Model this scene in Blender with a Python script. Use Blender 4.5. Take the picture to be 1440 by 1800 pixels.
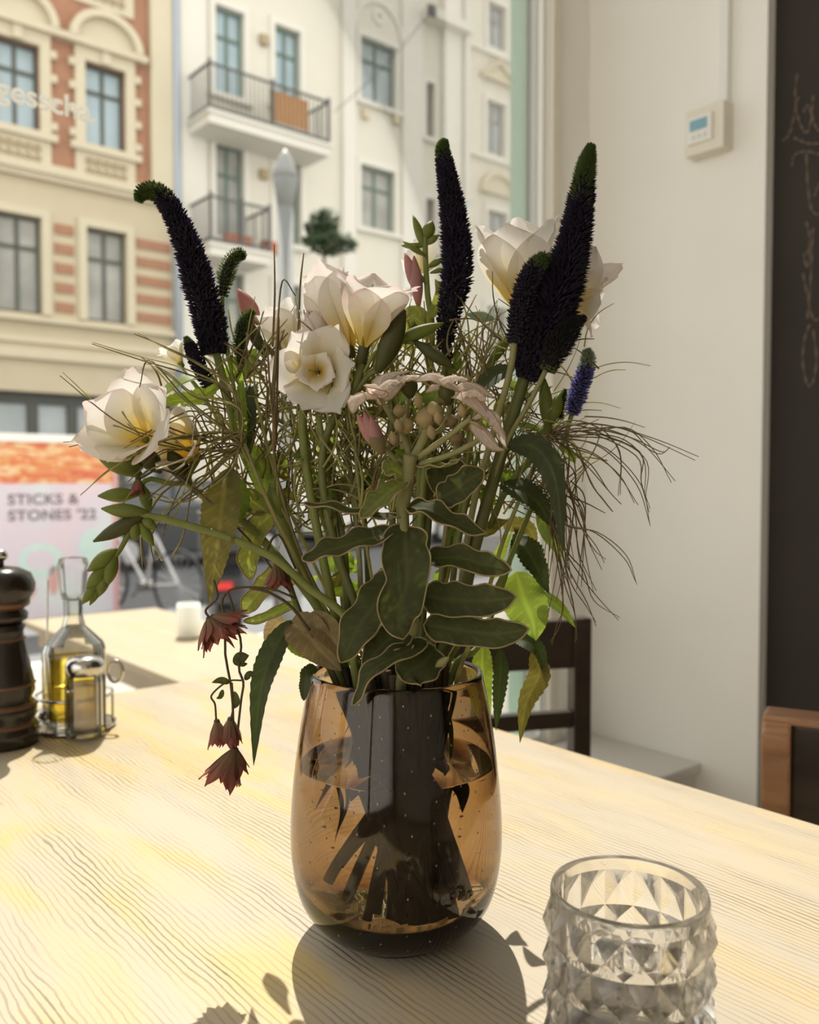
import bpy, bmesh, math, random
from mathutils import Vector, Matrix
for _o in list(bpy.data.objects): bpy.data.objects.remove(_o)
scene = bpy.context.scene
COL = scene.collection
random.seed(7)
PI = math.pi

# ------------------------------------------------------------------ camera
F_PX = 1550.0
PITCH = math.atan(56.0 / F_PX)
CAMZ = 1.08
cam = bpy.data.cameras.new('camera')
camo = bpy.data.objects.new('camera', cam); COL.objects.link(camo)
camo.location = (0, 0, CAMZ); camo.rotation_euler = (PI / 2 - PITCH, 0, 0)
cam.sensor_fit = 'HORIZONTAL'; cam.sensor_width = 26.0
cam.lens = 26.0 * F_PX / 1440.0
cam.clip_start = 0.02; cam.clip_end = 300
cam.dof.use_dof = True; cam.dof.focus_distance = 0.615; cam.dof.aperture_fstop = cam.lens / 4.5
scene.camera = camo

# ------------------------------------------------------------------ light
world = bpy.data.worlds.new('sky'); scene.world = world; world.use_nodes = True
bgn = world.node_tree.nodes['Background']
bgn.inputs[0].default_value = (1.0, 0.965, 0.89, 1); bgn.inputs[1].default_value = 1.04
SUN_EL = math.radians(59); SUN_AZ = Vector((-0.15, 1.0)).normalized()
sun_dir = Vector((SUN_AZ.x * math.cos(SUN_EL), SUN_AZ.y * math.cos(SUN_EL), math.sin(SUN_EL)))   # towards the sun
sl = bpy.data.lights.new('sun', 'SUN'); sl.energy = 6.0; sl.angle = math.radians(0.6); sl.color = (1.0, 0.945, 0.85)
so = bpy.data.objects.new('sun', sl); COL.objects.link(so); so.location = (-2, 12, 16)
so.rotation_euler = sun_dir.to_track_quat('Z', 'Y').to_euler()
vs = scene.view_settings
vs.view_transform = 'Standard'; vs.look = 'None'; vs.gamma = 1.0; vs.use_curve_mapping = False; vs.exposure = 0.9
scene.cycles.caustics_refractive = False; scene.cycles.caustics_reflective = False
scene.cycles.max_bounces = 16; scene.cycles.transmission_bounces = 14; scene.cycles.transparent_max_bounces = 24

# ------------------------------------------------------------------ frames
CX, CY = -0.22, 1.56                                   # far corner of the table
PHI = math.atan2(0.645, 0.765)
XR = Vector((math.cos(PHI), math.sin(PHI), 0)); YR = Vector((-math.sin(PHI), math.cos(PHI), 0))
TZ = 0.75                                              # table height
YV = 0.635                                             # distance of the vase
def R(rx, ry, z=0.0): return Vector((CX, CY, 0)) + XR * rx + YR * ry + Vector((0, 0, z))
def to_room(p):
    d = Vector((p[0] - CX, p[1] - CY, 0)); return d.dot(XR), d.dot(YR)
def ray(px, py):
    a = (px - 720) / F_PX; b = (900 - py) / F_PX; c, s = math.cos(PITCH), math.sin(PITCH)
    return Vector((a, c + b * s, -s + b * c))
def at(px, py, Y):
    d = ray(px, py); d = d / d.y; return Vector((0, 0, CAMZ)) + d * Y
def ground(px, py, z):
    d = ray(px, py); return Vector((0, 0, CAMZ)) + d * ((z - CAMZ) / d.z)
RYF = 18.5                                             # facades across the street
def fac(px, py, ryf=RYF):
    d = ray(px, py); o = Vector((0, 0, CAMZ))
    ox, oy = to_room(o); k = (ryf - oy) / d.dot(YR); p = o + d * k
    return to_room(p)[0], p.z
def vp(px, py, d=0.0): return at(px, py, YV + d)

# ------------------------------------------------------------------ materials
MATS = {}
def nt(name):
    m = bpy.data.materials.new(name); m.use_nodes = True; n = m.node_tree
    return m, n, n.nodes['Principled BSDF'], n.nodes['Material Output']
def node(n, t, **kw):
    x = n.nodes.new(t)
    for k, v in kw.items(): setattr(x, k, v)
    return x
def mat(name, col, rough=0.6, metal=0.0, var=0.12, scale=20.0, bump=0.0, spec=0.4, emit=None):
    if name in MATS: return MATS[name]
    m, n, b, o = nt(name)
    tc = node(n, 'ShaderNodeTexCoord'); nz = node(n, 'ShaderNodeTexNoise'); nz.inputs['Scale'].default_value = scale; nz.inputs['Detail'].default_value = 5
    n.links.new(tc.outputs['Object'], nz.inputs['Vector'])
    mx = node(n, 'ShaderNodeMix', data_type='RGBA')
    mx.inputs[6].default_value = tuple(max(0, c * (1 - var)) for c in col) + (1,)
    mx.inputs[7].default_value = tuple(min(1, c * (1 + var)) for c in col) + (1,)
    n.links.new(nz.outputs['Fac'], mx.inputs[0]); n.links.new(mx.outputs[2], b.inputs['Base Color'])
    b.inputs['Roughness'].default_value = rough; b.inputs['Metallic'].default_value = metal
    b.inputs['Specular IOR Level'].default_value = spec
    if bump:
        bp = node(n, 'ShaderNodeBump'); bp.inputs['Strength'].default_value = bump; bp.inputs['Distance'].default_value = 0.002
        n.links.new(nz.outputs['Fac'], bp.inputs['Height']); n.links.new(bp.outputs[0], b.inputs['Normal'])
    MATS[name] = m; return m
def thin_glass(name, tint=(1, 1, 1), refl=1.0, ior=1.45, rough=0.0):
    m, n, b, o = nt(name); n.nodes.remove(b)
    tr = node(n, 'ShaderNodeBsdfTransparent'); tr.inputs[0].default_value = tint + (1,)
    gl = node(n, 'ShaderNodeBsdfGlossy'); gl.inputs['Roughness'].default_value = rough
    fr = node(n, 'ShaderNodeFresnel'); fr.inputs[0].default_value = ior
    ml = node(n, 'ShaderNodeMath', operation='MULTIPLY'); ml.inputs[1].default_value = refl
    mx = node(n, 'ShaderNodeMixShader')
    n.links.new(fr.outputs[0], ml.inputs[0]); n.links.new(ml.outputs[0], mx.inputs[0])
    n.links.new(tr.outputs[0], mx.inputs[1]); n.links.new(gl.outputs[0], mx.inputs[2]); n.links.new(mx.outputs[0], o.inputs[0])
    MATS[name] = m; return m
def solid_glass(name, ior=1.45, rough=0.0, absorb=None, dens=0.0, tint=(1, 1, 1), clear=0.0):
    m, n, b, o = nt(name); n.nodes.remove(b)
    g = node(n, 'ShaderNodeBsdfGlass'); g.inputs['IOR'].default_value = ior; g.inputs['Roughness'].default_value = rough; g.inputs['Color'].default_value = tint + (1,)
    out = g
    if clear:
        tr = node(n, 'ShaderNodeBsdfTransparent'); tr.inputs[0].default_value = tint + (1,); mx = node(n, 'ShaderNodeMixShader'); mx.inputs[0].default_value = clear
        n.links.new(g.outputs[0], mx.inputs[1]); n.links.new(tr.outputs[0], mx.inputs[2]); out = mx
    n.links.new(out.outputs[0], o.inputs[0])
    if absorb:
        v = node(n, 'ShaderNodeVolumeAbsorption'); v.inputs[0].default_value = absorb + (1,); v.inputs[1].default_value = dens
        n.links.new(v.outputs[0], o.inputs['Volume'])
    MATS[name] = m; return m
def leafmat(name, col, trans, tfac=0.45, rough=0.5, attr=False, veins=False, scale=60, var=0.25, spec=0.3):
    """thin plant tissue: diffuse and gloss on the front, light shining through"""
    m, n, b, o = nt(name)
    tc = node(n, 'ShaderNodeTexCoord'); nz = node(n, 'ShaderNodeTexNoise'); nz.inputs['Scale'].default_value = scale; nz.inputs['Detail'].default_value = 4
    n.links.new(tc.outputs['Object'], nz.inputs['Vector'])
    tl = node(n, 'ShaderNodeBsdfTranslucent')
    if attr:
        at_ = node(n, 'ShaderNodeAttribute'); at_.attribute_name = 'Col'
        n.links.new(at_.outputs['Color'], b.inputs['Base Color']); n.links.new(at_.outputs['Color'], tl.inputs['Color'])
    else:
        for c, s in ((col, b.inputs['Base Color']), (trans, tl.inputs['Color'])):
            mx = node(n, 'ShaderNodeMix', data_type='RGBA')
            mx.inputs[6].default_value = tuple(x * (1 - var) for x in c) + (1,); mx.inputs[7].default_value = tuple(min(1, x * (1 + var)) for x in c) + (1,)
            n.links.new(nz.outputs['Fac'], mx.inputs[0])
            if veins:
                at_ = node(n, 'ShaderNodeAttribute'); at_.attribute_name = 'Col'; vm = node(n, 'ShaderNodeMix', data_type='RGBA', blend_type='MULTIPLY'); vm.inputs[0].default_value = 1.0
                n.links.new(mx.outputs[2], vm.inputs[6]); n.links.new(at_.outputs['Color'], vm.inputs[7]); n.links.new(vm.outputs[2], s)
            else: n.links.new(mx.outputs[2], s)
    b.inputs['Roughness'].default_value = rough; b.inputs['Specular IOR Level'].default_value = spec
    ms = node(n, 'ShaderNodeMixShader'); ms.inputs[0].default_value = tfac
    n.links.new(b.outputs[0], ms.inputs[1]); n.links.new(tl.outputs[0], ms.inputs[2]); n.links.new(ms.outputs[0], o.inputs[0])
    MATS[name] = m; return m

# ------------------------------------------------------------------ mesh helpers
class MB:
    def __init__(s): s.v = []; s.f = []; s.c = []
    def add(s, vs, fs, cs=None):
        k = len(s.v); s.v += [tuple(p) for p in vs]; s.f += [tuple(i + k for i in q) for q in fs]
        if cs is not None: s.c += cs
        return s
    def box(s, x0, x1, y0, y1, z0, z1):
        return s.add([(x0, y0, z0), (x1, y0, z0), (x1, y1, z0), (x0, y1, z0), (x0, y0, z1), (x1, y0, z1), (x1, y1, z1), (x0, y1, z1)],
              [(0, 3, 2, 1), (4, 5, 6, 7), (0, 1, 5, 4), (1, 2, 6, 5), (2, 3, 7, 6), (3, 0, 4, 7)])
    def bar(s, a, b, w, h, up=(0, 0, 1)):
        a = Vector(a); b = Vector(b); t = (b - a).normalized(); u = Vector(up)
        sd = t.cross(u)
        if sd.length < 1e-4: sd = t.cross(Vector((1, 0, 0)))
        sd.normalize(); u = sd.cross(t)
        vs = []
        for p in (a, b):
            for i, j in ((-1, -1), (1, -1), (1, 1), (-1, 1)): vs.append(p + sd * (i * w / 2) + u * (j * h / 2))
        return s.add(vs, [(3, 2, 1, 0), (4, 5, 6, 7), (0, 1, 5, 4), (1, 2, 6, 5), (2, 3, 7, 6), (3, 0, 4, 7)])
    def tube(s, pts, rad, n=6, cap=True):
        pts = [Vector(p) for p in pts]; m = len(pts)
        if not hasattr(rad, '__len__'): rad = [rad] * m
        vs = []; fs = []; ref = None
        for i, p in enumerate(pts):
            t = (pts[min(i + 1, m - 1)] - pts[max(i - 1, 0)])
            if t.length < 1e-9: t = Vector((0, 0, 1))
            t.normalize()
            if ref is None: ref = t.cross(Vector((0.3, 0.9, 0.2))).normalized()
            ref = (ref - t * ref.dot(t))
            if ref.length < 1e-6: ref = t.orthogonal()
            ref.normalize(); bi = t.cross(ref)
            for k in range(n):
                a = 2 * PI * k / n; vs.append(p + (ref * math.cos(a) + bi * math.sin(a)) * rad[i])
        for i in range(m - 1):
            for k in range(n):
                k2 = (k + 1) % n; fs.append((i * n + k, i * n + k2, (i + 1) * n + k2, (i + 1) * n + k))
        if cap: fs.append(tuple(range(n - 1, -1, -1))); fs.append(tuple((m - 1) * n + k for k in range(n)))
        return s.add(vs, fs)
    def lathe(s, prof, n=32, c=(0, 0, 0), closed=False):
        vs = []; fs = []; m = len(prof)
        for r, z in prof:
            for k in range(n):
                a = 2 * PI * k / n; vs.append((c[0] + r * math.cos(a), c[1] + r * math.sin(a), c[2] + z))
        for i in range(m if closed else m - 1):
            i2 = (i + 1) % m
            for k in range(n):
                k2 = (k + 1) % n; fs.append((i * n + k, i * n + k2, i2 * n + k2, i2 * n + k))
        if not closed:
            fs.append(tuple(range(n - 1, -1, -1))); fs.append(tuple((m - 1) * n + k for k in range(n)))
        return s.add(vs, fs)
    def ball(s, c, rx, ry=None, rz=None, n=10, m=6):
        ry = ry or rx; rz = rz or rx; vs = [(c[0], c[1], c[2] - rz)]; fs = []
        for i in range(1, m):
            th = PI * i / m
            for k in range(n):
                a = 2 * PI * k / n; vs.append((c[0] + rx * math.sin(th) * math.cos(a), c[1] + ry * math.sin(th) * math.sin(a), c[2] - rz * math.cos(th)))
        vs.append((c[0], c[1], c[2] + rz)); e = len(vs) - 1
        for k in range(n):
            k2 = (k + 1) % n; fs.append((0, 1 + k2, 1 + k)); fs.append((e, e - n + k, e - n + k2))
        for i in range(m - 2):
            for k in range(n):
                k2 = (k + 1) % n; fs.append((1 + i * n + k, 1 + i * n + k2, 1 + (i + 1) * n + k2, 1 + (i + 1) * n + k))
        return s.add(vs, fs)
    def grid(s, rows, cs=None):
        m = len(rows); n = len(rows[0]); vs = [p for r in rows for p in r]
        fs = [(i * n + j, i * n + j + 1, (i + 1) * n + j + 1, (i + 1) * n + j) for i in range(m - 1) for j in range(n - 1)]
        return s.add(vs, fs, cs)
    def prism(s, poly, y0, y1):
        """polygon in x,z pushed from y0 to y1"""
        n = len(poly); vs = [(x, y0, z) for x, z in poly] + [(x, y1, z) for x, z in poly]
        return s.add(vs, [tuple(range(n)), tuple(range(2 * n - 1, n - 1, -1))] + [(i, n + i, n + (i + 1) % n, (i + 1) % n) for i in range(n)])
    def build(s, name, m, parent=None, loc=None, rz=0.0, off=None, smooth=False, bevel=0.0, fix=True):
        vs = s.v if off is None else [(p[0] - off[0], p[1] - off[1], p[2] - off[2]) for p in s.v]
        me = bpy.data.meshes.new(name); me.from_pydata(vs, [], s.f); me.update()
        if fix:
            bm = bmesh.new(); bm.from_mesh(me)
            bmesh.ops.recalc_face_normals(bm, faces=bm.faces)
            if bevel: bmesh.ops.bevel(bm, geom=[e for e in bm.edges if e.calc_face_angle(0) > 0.6], offset=bevel, segments=2, affect='EDGES', profile=0.6)
            bm.to_mesh(me); bm.free()
        if s.c:
            ca = me.color_attributes.new('Col', 'FLOAT_COLOR', 'POINT')
            for i, c in enumerate(s.c): ca.data[i].color = (c[0], c[1], c[2], 1)
        if smooth:
            for p in me.polygons: p.use_smooth = True
        me.materials.append(MATS[m] if isinstance(m, str) else m)
        o = bpy.data.objects.new(name, me); COL.objects.link(o)
        if parent: o.parent = parent
        if loc is not None: o.location = loc
        if rz: o.rotation_euler = (0, 0, rz)
        return o
def thing(name, label, cat, loc, rz=0.0, group=None):
    o = bpy.data.objects.new(name, None); COL.objects.link(o); o.empty_display_size = 0.05
    o.location = loc; o.rotation_euler = (0, 0, rz); o['label'] = label; o['category'] = cat
    if group: o['group'] = group
    return o
def tag(o, label, cat, group=None):
    o['label'] = label; o['category'] = cat
    if group: o['group'] = group
    return o
def struct(name, mb, m, **kw):
    o = mb.build(name, m, loc=(CX, CY, 0), rz=PHI, **kw); o['kind'] = 'structure'; return o
def cr(pts, n):
    """Catmull-Rom through pts, n+1 samples"""
    P = [Vector(p) for p in pts]; m = len(P) - 1; out = []
    for i in range(n + 1):
        t = i / n * m; k = min(int(t), m - 1); f = t - k
        p1, p2 = P[k], P[k + 1]; p0 = P[k - 1] if k > 0 else p1 * 2 - p2; p3 = P[k + 2] if k + 2 <= m else p2 * 2 - p1
        out.append(0.5 * ((2 * p1) + (p2 - p0) * f + (2 * p0 - 5 * p1 + 4 * p2 - p3) * f * f + (3 * p1 - p0 - 3 * p2 + p3) * f ** 3))
    return out
def lerps(vals, n):
    m = len(vals) - 1; o = []
    for i in range(n + 1):
        t = i / n * m; k = min(int(t), m - 1); f = t - k; o.append(vals[k] * (1 - f) + vals[k + 1] * f)
    return o
def wall_holes(x0, x1, z0, z1, y0, y1, holes):
    """wall slab between y0 (front) and y1 with rectangular openings (hx0,hx1,hz0,hz1)"""
    mb = MB(); xs = sorted({x0, x1} | {h[0] for h in holes} | {h[1] for h in holes}); zs = sorted({z0, z1} | {h[2] for h in holes} | {h[3] for h in holes})
    xs = [x for x in xs if x0 <= x <= x1]; zs = [z for z in zs if z0 <= z <= z1]
    def hole(x, z): return any(h[0] < x < h[1] and h[2] < z < h[3] for h in holes)
    for i in range(len(xs) - 1):
        for j in range(len(zs) - 1):
            a, b, c, d = xs[i], xs[i + 1], zs[j], zs[j + 1]
            if hole((a + b) / 2, (c + d) / 2): continue
            mb.add([(a, y0, c), (b, y0, c), (b, y0, d), (a, y0, d)], [(0, 1, 2, 3)]); mb.add([(a, y1, c), (b, y1, c), (b, y1, d), (a, y1, d)], [(3, 2, 1, 0)])
    for a, b, c, d in holes + [(x0, x1, z0, z1)]:
        mb.add([(a, y0, c), (b, y0, c), (b, y0, d), (a, y0, d), (a, y1, c), (b, y1, c), (b, y1, d), (a, y1, d)],
               [(0, 1, 5, 4), (1, 2, 6, 5), (2, 3, 7, 6), (3, 0, 4, 7)])
    return mb
def text_mesh(txt, size, m, name, depth=0.001, bold=0.0, spacing=1.0):
    cu = bpy.data.curves.new('t', 'FONT'); cu.body = txt; cu.size = size; cu.extrude = depth; cu.offset = bold; cu.space_character = spacing
    t = bpy.data.objects.new('t', cu); COL.objects.link(t)
    me = bpy.data.meshes.new_from_object(t.evaluated_get(bpy.context.evaluated_depsgraph_get()))
    bpy.data.objects.remove(t); bpy.data.curves.remove(cu)
    me.name = name; me.materials.clear(); me.materials.append(MATS[m])
    o = bpy.data.objects.new(name, me); COL.objects.link(o); return o
# ------------------------------------------------------------------ plain materials
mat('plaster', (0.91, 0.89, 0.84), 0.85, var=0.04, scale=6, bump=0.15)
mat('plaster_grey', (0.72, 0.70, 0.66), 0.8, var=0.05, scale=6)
mat('trim_cream', (0.80, 0.75, 0.65), 0.5, var=0.03)
mat('trim_white', (0.85, 0.84, 0.80), 0.4, var=0.02)
mat('trim_green', (0.42, 0.62, 0.50), 0.45, var=0.04)
mat('board_black', (0.040, 0.034, 0.028), 0.8, var=0.2, scale=5, spec=0.25)
mat('chalk', (0.15, 0.11, 0.085), 0.95, var=0.35, scale=160)
mat('floor_wood', (0.52, 0.42, 0.30), 0.5, var=0.2, scale=8)
mat('ceiling_white', (0.82, 0.80, 0.76), 0.9, var=0.02)
mat('asphalt', (0.10, 0.105, 0.115), 0.85, var=0.15, scale=30)
mat('paving', (0.25, 0.235, 0.21), 0.85, var=0.15, scale=12)
mat('kerb', (0.45, 0.43, 0.40), 0.8)
mat('stucco_tan', (0.53, 0.46, 0.33), 0.85, var=0.06, scale=2.5)
mat('stucco_tan_light', (0.58, 0.52, 0.39), 0.85, var=0.05, scale=3)
mat('relief_brown', (0.38, 0.30, 0.19), 0.85)
mat('brick_red', (0.36, 0.19, 0.12), 0.85, var=0.2, scale=9)
mat('stucco_cream', (0.65, 0.62, 0.54), 0.85, var=0.03, scale=1.5)
mat('stucco_cream_light', (0.68, 0.66, 0.60), 0.85, var=0.02, scale=2)
mat('frame_dark', (0.10, 0.105, 0.09), 0.5)
mat('frame_green', (0.14, 0.20, 0.17), 0.5)
mat('frame_grey', (0.28, 0.27, 0.25), 0.5)
mat('shop_dark', (0.07, 0.075, 0.065), 0.5)
mat('pane_sky_tint', (0.33, 0.43, 0.48), 0.35, var=0.25, scale=1.3, spec=0.8)  # sky reflection put into the pane colour as a diffuse blue
mat('pane_grey', (0.30, 0.30, 0.27), 0.35, var=0.6, scale=1.6, spec=0.8)
mat('pane_dim', (0.34, 0.38, 0.40), 0.35, var=0.35, scale=1.6, spec=0.8)
mat('iron', (0.12, 0.12, 0.12), 0.5, metal=0.3)
mat('zinc', (0.36, 0.40, 0.45), 0.45, metal=0.3)
mat('orange_cloth', (0.50, 0.27, 0.12), 0.9)
mat('terracotta', (0.42, 0.17, 0.10), 0.8)
mat('foliage_dark', (0.035, 0.06, 0.022), 0.8, var=0.5, scale=12)
mat('bark', (0.15, 0.11, 0.08), 0.9)
thin_glass('window_glass', (0.985, 0.99, 0.985), 0.55)
leafmat('vinyl_white', (0.9, 0.89, 0.86), (0.95, 0.94, 0.9), 0.6, 0.6, var=0.02)

# ------------------------------------------------------------------ room shell
RX_W = 0.902
HOLE = (-3.2, 0.755, 0.42, 3.30)
struct('floor', MB().box(-4.0, RX_W + 0.15, -5.0, 0.051, -0.12, 0.0), 'floor_wood')
struct('ceiling', MB().box(-4.0, RX_W + 0.15, -5.0, 0.17, 3.55, 3.70), 'ceiling_white')
struct('wall_window', wall_holes(-4.0, RX_W, -0.3, 3.55, 0.051, 0.115, [HOLE]), 'plaster')
struct('wall_right', MB().box(RX_W, RX_W + 0.15, -0.405, 0.115, -0.12, 3.55), 'plaster')
struct('wall_blackboard', MB().box(RX_W + 0.03, RX_W + 0.15, -5.0, -0.405, 0.0, 3.55), 'board_black')
struct('wall_back', MB().box(-4.0, RX_W + 0.15, -5.15, -5.0, 0.0, 3.55), 'plaster')
# unseen left wall; its two big windows are added to light the right wall
wl = wall_holes(-5.0, 0.115, -0.12, 3.55, 0.0, 0.15, [(-4.7, -2.35, 0.2, 3.4), (-2.25, -0.1, 0.2, 3.4)])
wl.v = [(-4.0 - y, x, z) for x, y, z in wl.v]
struct('wall_left', wl, 'plaster')
w2 = MB().box(-4.08, -4.074, -4.7, -2.35, 0.2, 3.4); struct('fill_window_2', w2, 'window_glass')
w3 = MB().box(-4.08, -4.074, -2.25, -0.1, 0.2, 3.4); struct('fill_window_3', w3, 'window_glass')
# the shop window in view
x0, x1, z0, z1 = HOLE
fr = MB()
fr.box(x1 - 0.012, x1, 0.058, 0.098, z0, z1); fr.box(x0, x0 + 0.05, 0.058, 0.098, z0, z1)
fr.box(x0 + 0.05, x1 - 0.012, 0.058, 0.098, z0, z0 + 0.05); fr.box(x0 + 0.05, x1 - 0.012, 0.058, 0.098, z1 - 0.05, z1)
win = struct('window_1', fr, 'trim_white')
gf = MB().box(x1 - 0.024, x1, 0.100, 0.150, z0, z1); gf.box(x0, x1 - 0.024, 0.100, 0.150, z0 - 0.03, z0 + 0.02); gf.box(x0, x1 - 0.024, 0.100, 0.150, z1 - 0.02, z1 + 0.03)
gf.build('outer_frame', 'trim_green', win)
MB().box(x0 + 0.05, x1 - 0.012, 0.074, 0.080, z0 + 0.05, z1 - 0.05).build('pane', 'window_glass', win)
struct('trim_1', MB().box(x1, x1 + 0.030, 0.036, 0.051, z0 - 0.03, z1 + 0.03), 'trim_cream', bevel=0.003)
# bench along the pier
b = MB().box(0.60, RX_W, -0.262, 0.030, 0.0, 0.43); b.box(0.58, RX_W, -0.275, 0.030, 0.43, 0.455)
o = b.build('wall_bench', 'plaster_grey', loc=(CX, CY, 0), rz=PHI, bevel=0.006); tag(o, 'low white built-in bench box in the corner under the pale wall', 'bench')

# lettering on the pane (seen from inside)
rxl, zl = fac(-6, 158, 0.070); rxr, _ = fac(172, 190, 0.070)
t = text_mesh('gesscha.', 0.062, 'vinyl_white', 'window_lettering', 0.0006, 0.0013)
bb = [v.co.x for v in t.data.vertices]; k = (rxr - rxl) / (max(bb) - min(bb))
t.scale = (k, k, 1); t.location = R(rxl, 0.0725, zl - 0.010); t.rotation_euler = (PI / 2, 0, PHI)
tag(t, 'white vinyl lettering stuck on the shop window pane', 'lettering')

# thermostat and its cable duct on the pier
def wallpt(px, py):
    d = ray(px, py); o = Vector((0, 0, CAMZ)); k = (RX_W - to_room(o)[0]) / d.dot(XR); p = o + d * k; return to_room(p)[1], p.z
ya, zt = wallpt(1222, 206); yb, _ = wallpt(1290, 206); _, zb = wallpt(1222, 285)
ym = (ya + yb) / 2; hw = abs(ya - yb) / 2; hh = (zt - zb) / 2; zm = (zt + zb) / 2
th = thing('thermostat', 'small white wall thermostat with blue display on the pale pier', 'thermostat', R(RX_W, ym, zm), PHI)
MB().box(-0.038, 0, -hw, hw, -hh, hh).build('housing', 'trim_cream', th, bevel=0.003)
MB().box(-0.044, -0.036, -hw * 0.45, hw * 0.80, -hh * 0.55, hh * 0.62).build('front_plate', 'trim_white', th, bevel=0.002)
mat('lcd_blue', (0.22, 0.42, 0.52), 0.3)
MB().box(-0.0455, -0.043, -hw * 0.22, hw * 0.66, 0.0, hh * 0.45).build('display', 'lcd_blue', th)
bt = MB()
for i in range(3): bt.box(-0.046, -0.043, -hw * 0.2 + i * hw * 0.3, -hw * 0.05 + i * hw * 0.3, -hh * 0.36, -hh * 0.2)
bt.build('buttons', 'plaster_grey', th)
yd, _ = wallpt(1279, 100)
o = MB().box(-0.016, 0, -0.010, 0.010, zt + 0.001, 3.55).build('cable_duct', 'trim_white', loc=R(RX_W, yd, 0), rz=PHI, bevel=0.002)
tag(o, 'narrow white cable duct running down the wall to the thermostat', 'cable duct')

# chalk writing on the black wall: strokes as flat ribbons on the surface
def boardpt(px, py):
    d = ray(px, py); o = Vector((0, 0, CAMZ)); k = (RX_W + 0.03 - to_room(o)[0]) / d.dot(XR); p = o + d * k; return to_room(p)[1], p.z
strokes = [[(1402, 130), (1398, 170), (1403, 205), (1412, 228), (1420, 232), (1427, 205), (1420, 185), (1412, 200)],
           [(1430, 168), (1428, 200), (1436, 226), (1446, 232)], [(1376, 248), (1388, 236), (1396, 205), (1404, 170)], [(1396, 242), (1420, 252), (1446, 252)],
           [(1393, 292), (1396, 274), (1415, 266), (1446, 272)], [(1418, 270), (1421, 330), (1428, 370), (1446, 380)], [(1432, 345), (1440, 325), (1448, 318)],
           [(1418, 390), (1424, 420), (1420, 470), (1414, 450), (1422, 440)], [(1430, 400), (1428, 440), (1425, 500), (1420, 560)],
           [(1412, 480), (1420, 520), (1430, 560), (1444, 560)], [(1424, 570), (1414, 600), (1412, 640), (1420, 676), (1430, 670), (1436, 630), (1430, 580)]]
ch = thing('chalk_writing', 'faint handwritten chalk letters on the black wall', 'writing', R(RX_W + 0.03, -0.6, 1.4), PHI)
for st in strokes:
    q = [boardpt(*p) for p in st]
    pts = cr([(-0.0008, y + 0.6, z - 1.4) for y, z in q], 5 * len(q)); m = MB()
    rows = []
    for i, p in enumerate(pts):
        tg = (pts[min(i + 1, len(pts) - 1)] - pts[max(i - 1, 0)]).normalized(); sd = Vector((1, 0, 0)).cross(tg) * 0.0022 * (0.7 + 0.5 * math.sin(i * 1.7))
        rows.append([p - sd, p + sd])
    m.grid(rows).build('chalk_stroke', 'chalk', ch)

# ------------------------------------------------------------------ street
SW = -0.27; RD = -0.36
struct('sidewalk', MB().box(-14, 40, 0.115, 5.2, SW - 0.3, SW), 'paving')
struct('kerb', MB().box(-14, 40, 5.2, 5.4, SW - 0.3, SW + 0.003), 'kerb')
struct('road', MB().box(-14, 40, 5.4, 14.6, RD - 0.3, RD), 'asphalt')
struct('kerb_far', MB().box(-14, 40, 14.6, 14.8, SW - 0.3, SW + 0.003), 'kerb')
struct('sidewalk_far', MB().box(-14, 40, 14.8, RYF + 0.3, SW - 0.3, SW), 'paving')

def fac_window(root, X, Z, x0, x1, z0, z1, pane, frame, cross=0.68, fw=0.07, dep=0.20, parts=4):
    """casement window in an opening: frame with mullion and transom, four panes"""
    m = MB(); a, b_, c, d = x0 - X, x1 - X, z0 - Z, z1 - Z
    m.box(a, a + fw, dep - 0.06, dep, c, d); m.box(b_ - fw, b_, dep - 0.06, dep, c, d); m.box(a + fw, b_ - fw, dep - 0.06, dep, c, c + fw); m.box(a + fw, b_ - fw, dep - 0.06, dep, d - fw, d)
    xm = (a + b_) / 2; zt = c + (d - c) * cross
    if parts == 4: m.box(xm - fw * 0.55, xm + fw * 0.55, dep - 0.07, dep, c + fw, d - fw)
    m.box(a + fw, b_ - fw, dep - 0.07, dep, zt - fw * 0.6, zt + fw * 0.6)
    w = m.build('window', frame, root)
    xs = [(a + fw, xm - fw * 0.55), (xm + fw * 0.55, b_ - fw)] if parts == 4 else [(a + fw, b_ - fw)]
    for p, q in xs:
        for r, s in ((c + fw, zt - fw * 0.6), (zt + fw * 0.6, d - fw)):
            MB().box(p, q, dep - 0.03, dep - 0.02, r, s).build('pane', pane, w)
    MB().box(a - 0.02, b_ + 0.02, dep, dep + 0.02, c - 0.02, d + 0.02).build('backing', 'shop_dark', w)

# ---- brick and stucco house on the left
Z0 = SW
w2x0, zt = fac(147, 112); w2x1, _ = fac(218, 112); _, zup1 = fac(182, 118); _, zup0 = fac(182, 262); _, zlo1 = fac(182, 404); _, zlo0 = fac(182, 566)
cx2 = (w2x0 + w2x1) / 2; hw = (w2x1 - w2x0) / 2
cx1 = fac(29, 150)[0]; per = cx2 - cx1
XE = fac(299, 150)[0]                                  # right end of this house
XB = cx2 - 3.55 * per
_, zled = fac(182, 322); _, zcor = fac(182, 572); _, zfas1 = fac(100, 628); _, zfas0 = fac(100, 692)
HB = zup1 + 9.0
h1 = thing('brick_house', 'tan stucco and red brick house front with arched window pediments', 'building', R(XB, RYF, Z0), PHI)
cs = [cx2 - 3 * per, cx2 - 2 * per, cx1, cx2]
ho_up = [(c - hw - XB, c + hw - XB, zup0 - Z0, zup1 - Z0) for c in cs]
ho_lo = [(c - hw - XB, c + hw - XB, zlo0 - Z0, zlo1 - Z0) for c in cs]
fl2 = zup1 + (zup0 - zlo0) + 0.0
up2 = [(a, b_, z0_ + (zup0 - zlo0), z1_ + (zup0 - zlo0)) for a, b_, z0_, z1_ in ho_up]
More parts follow.
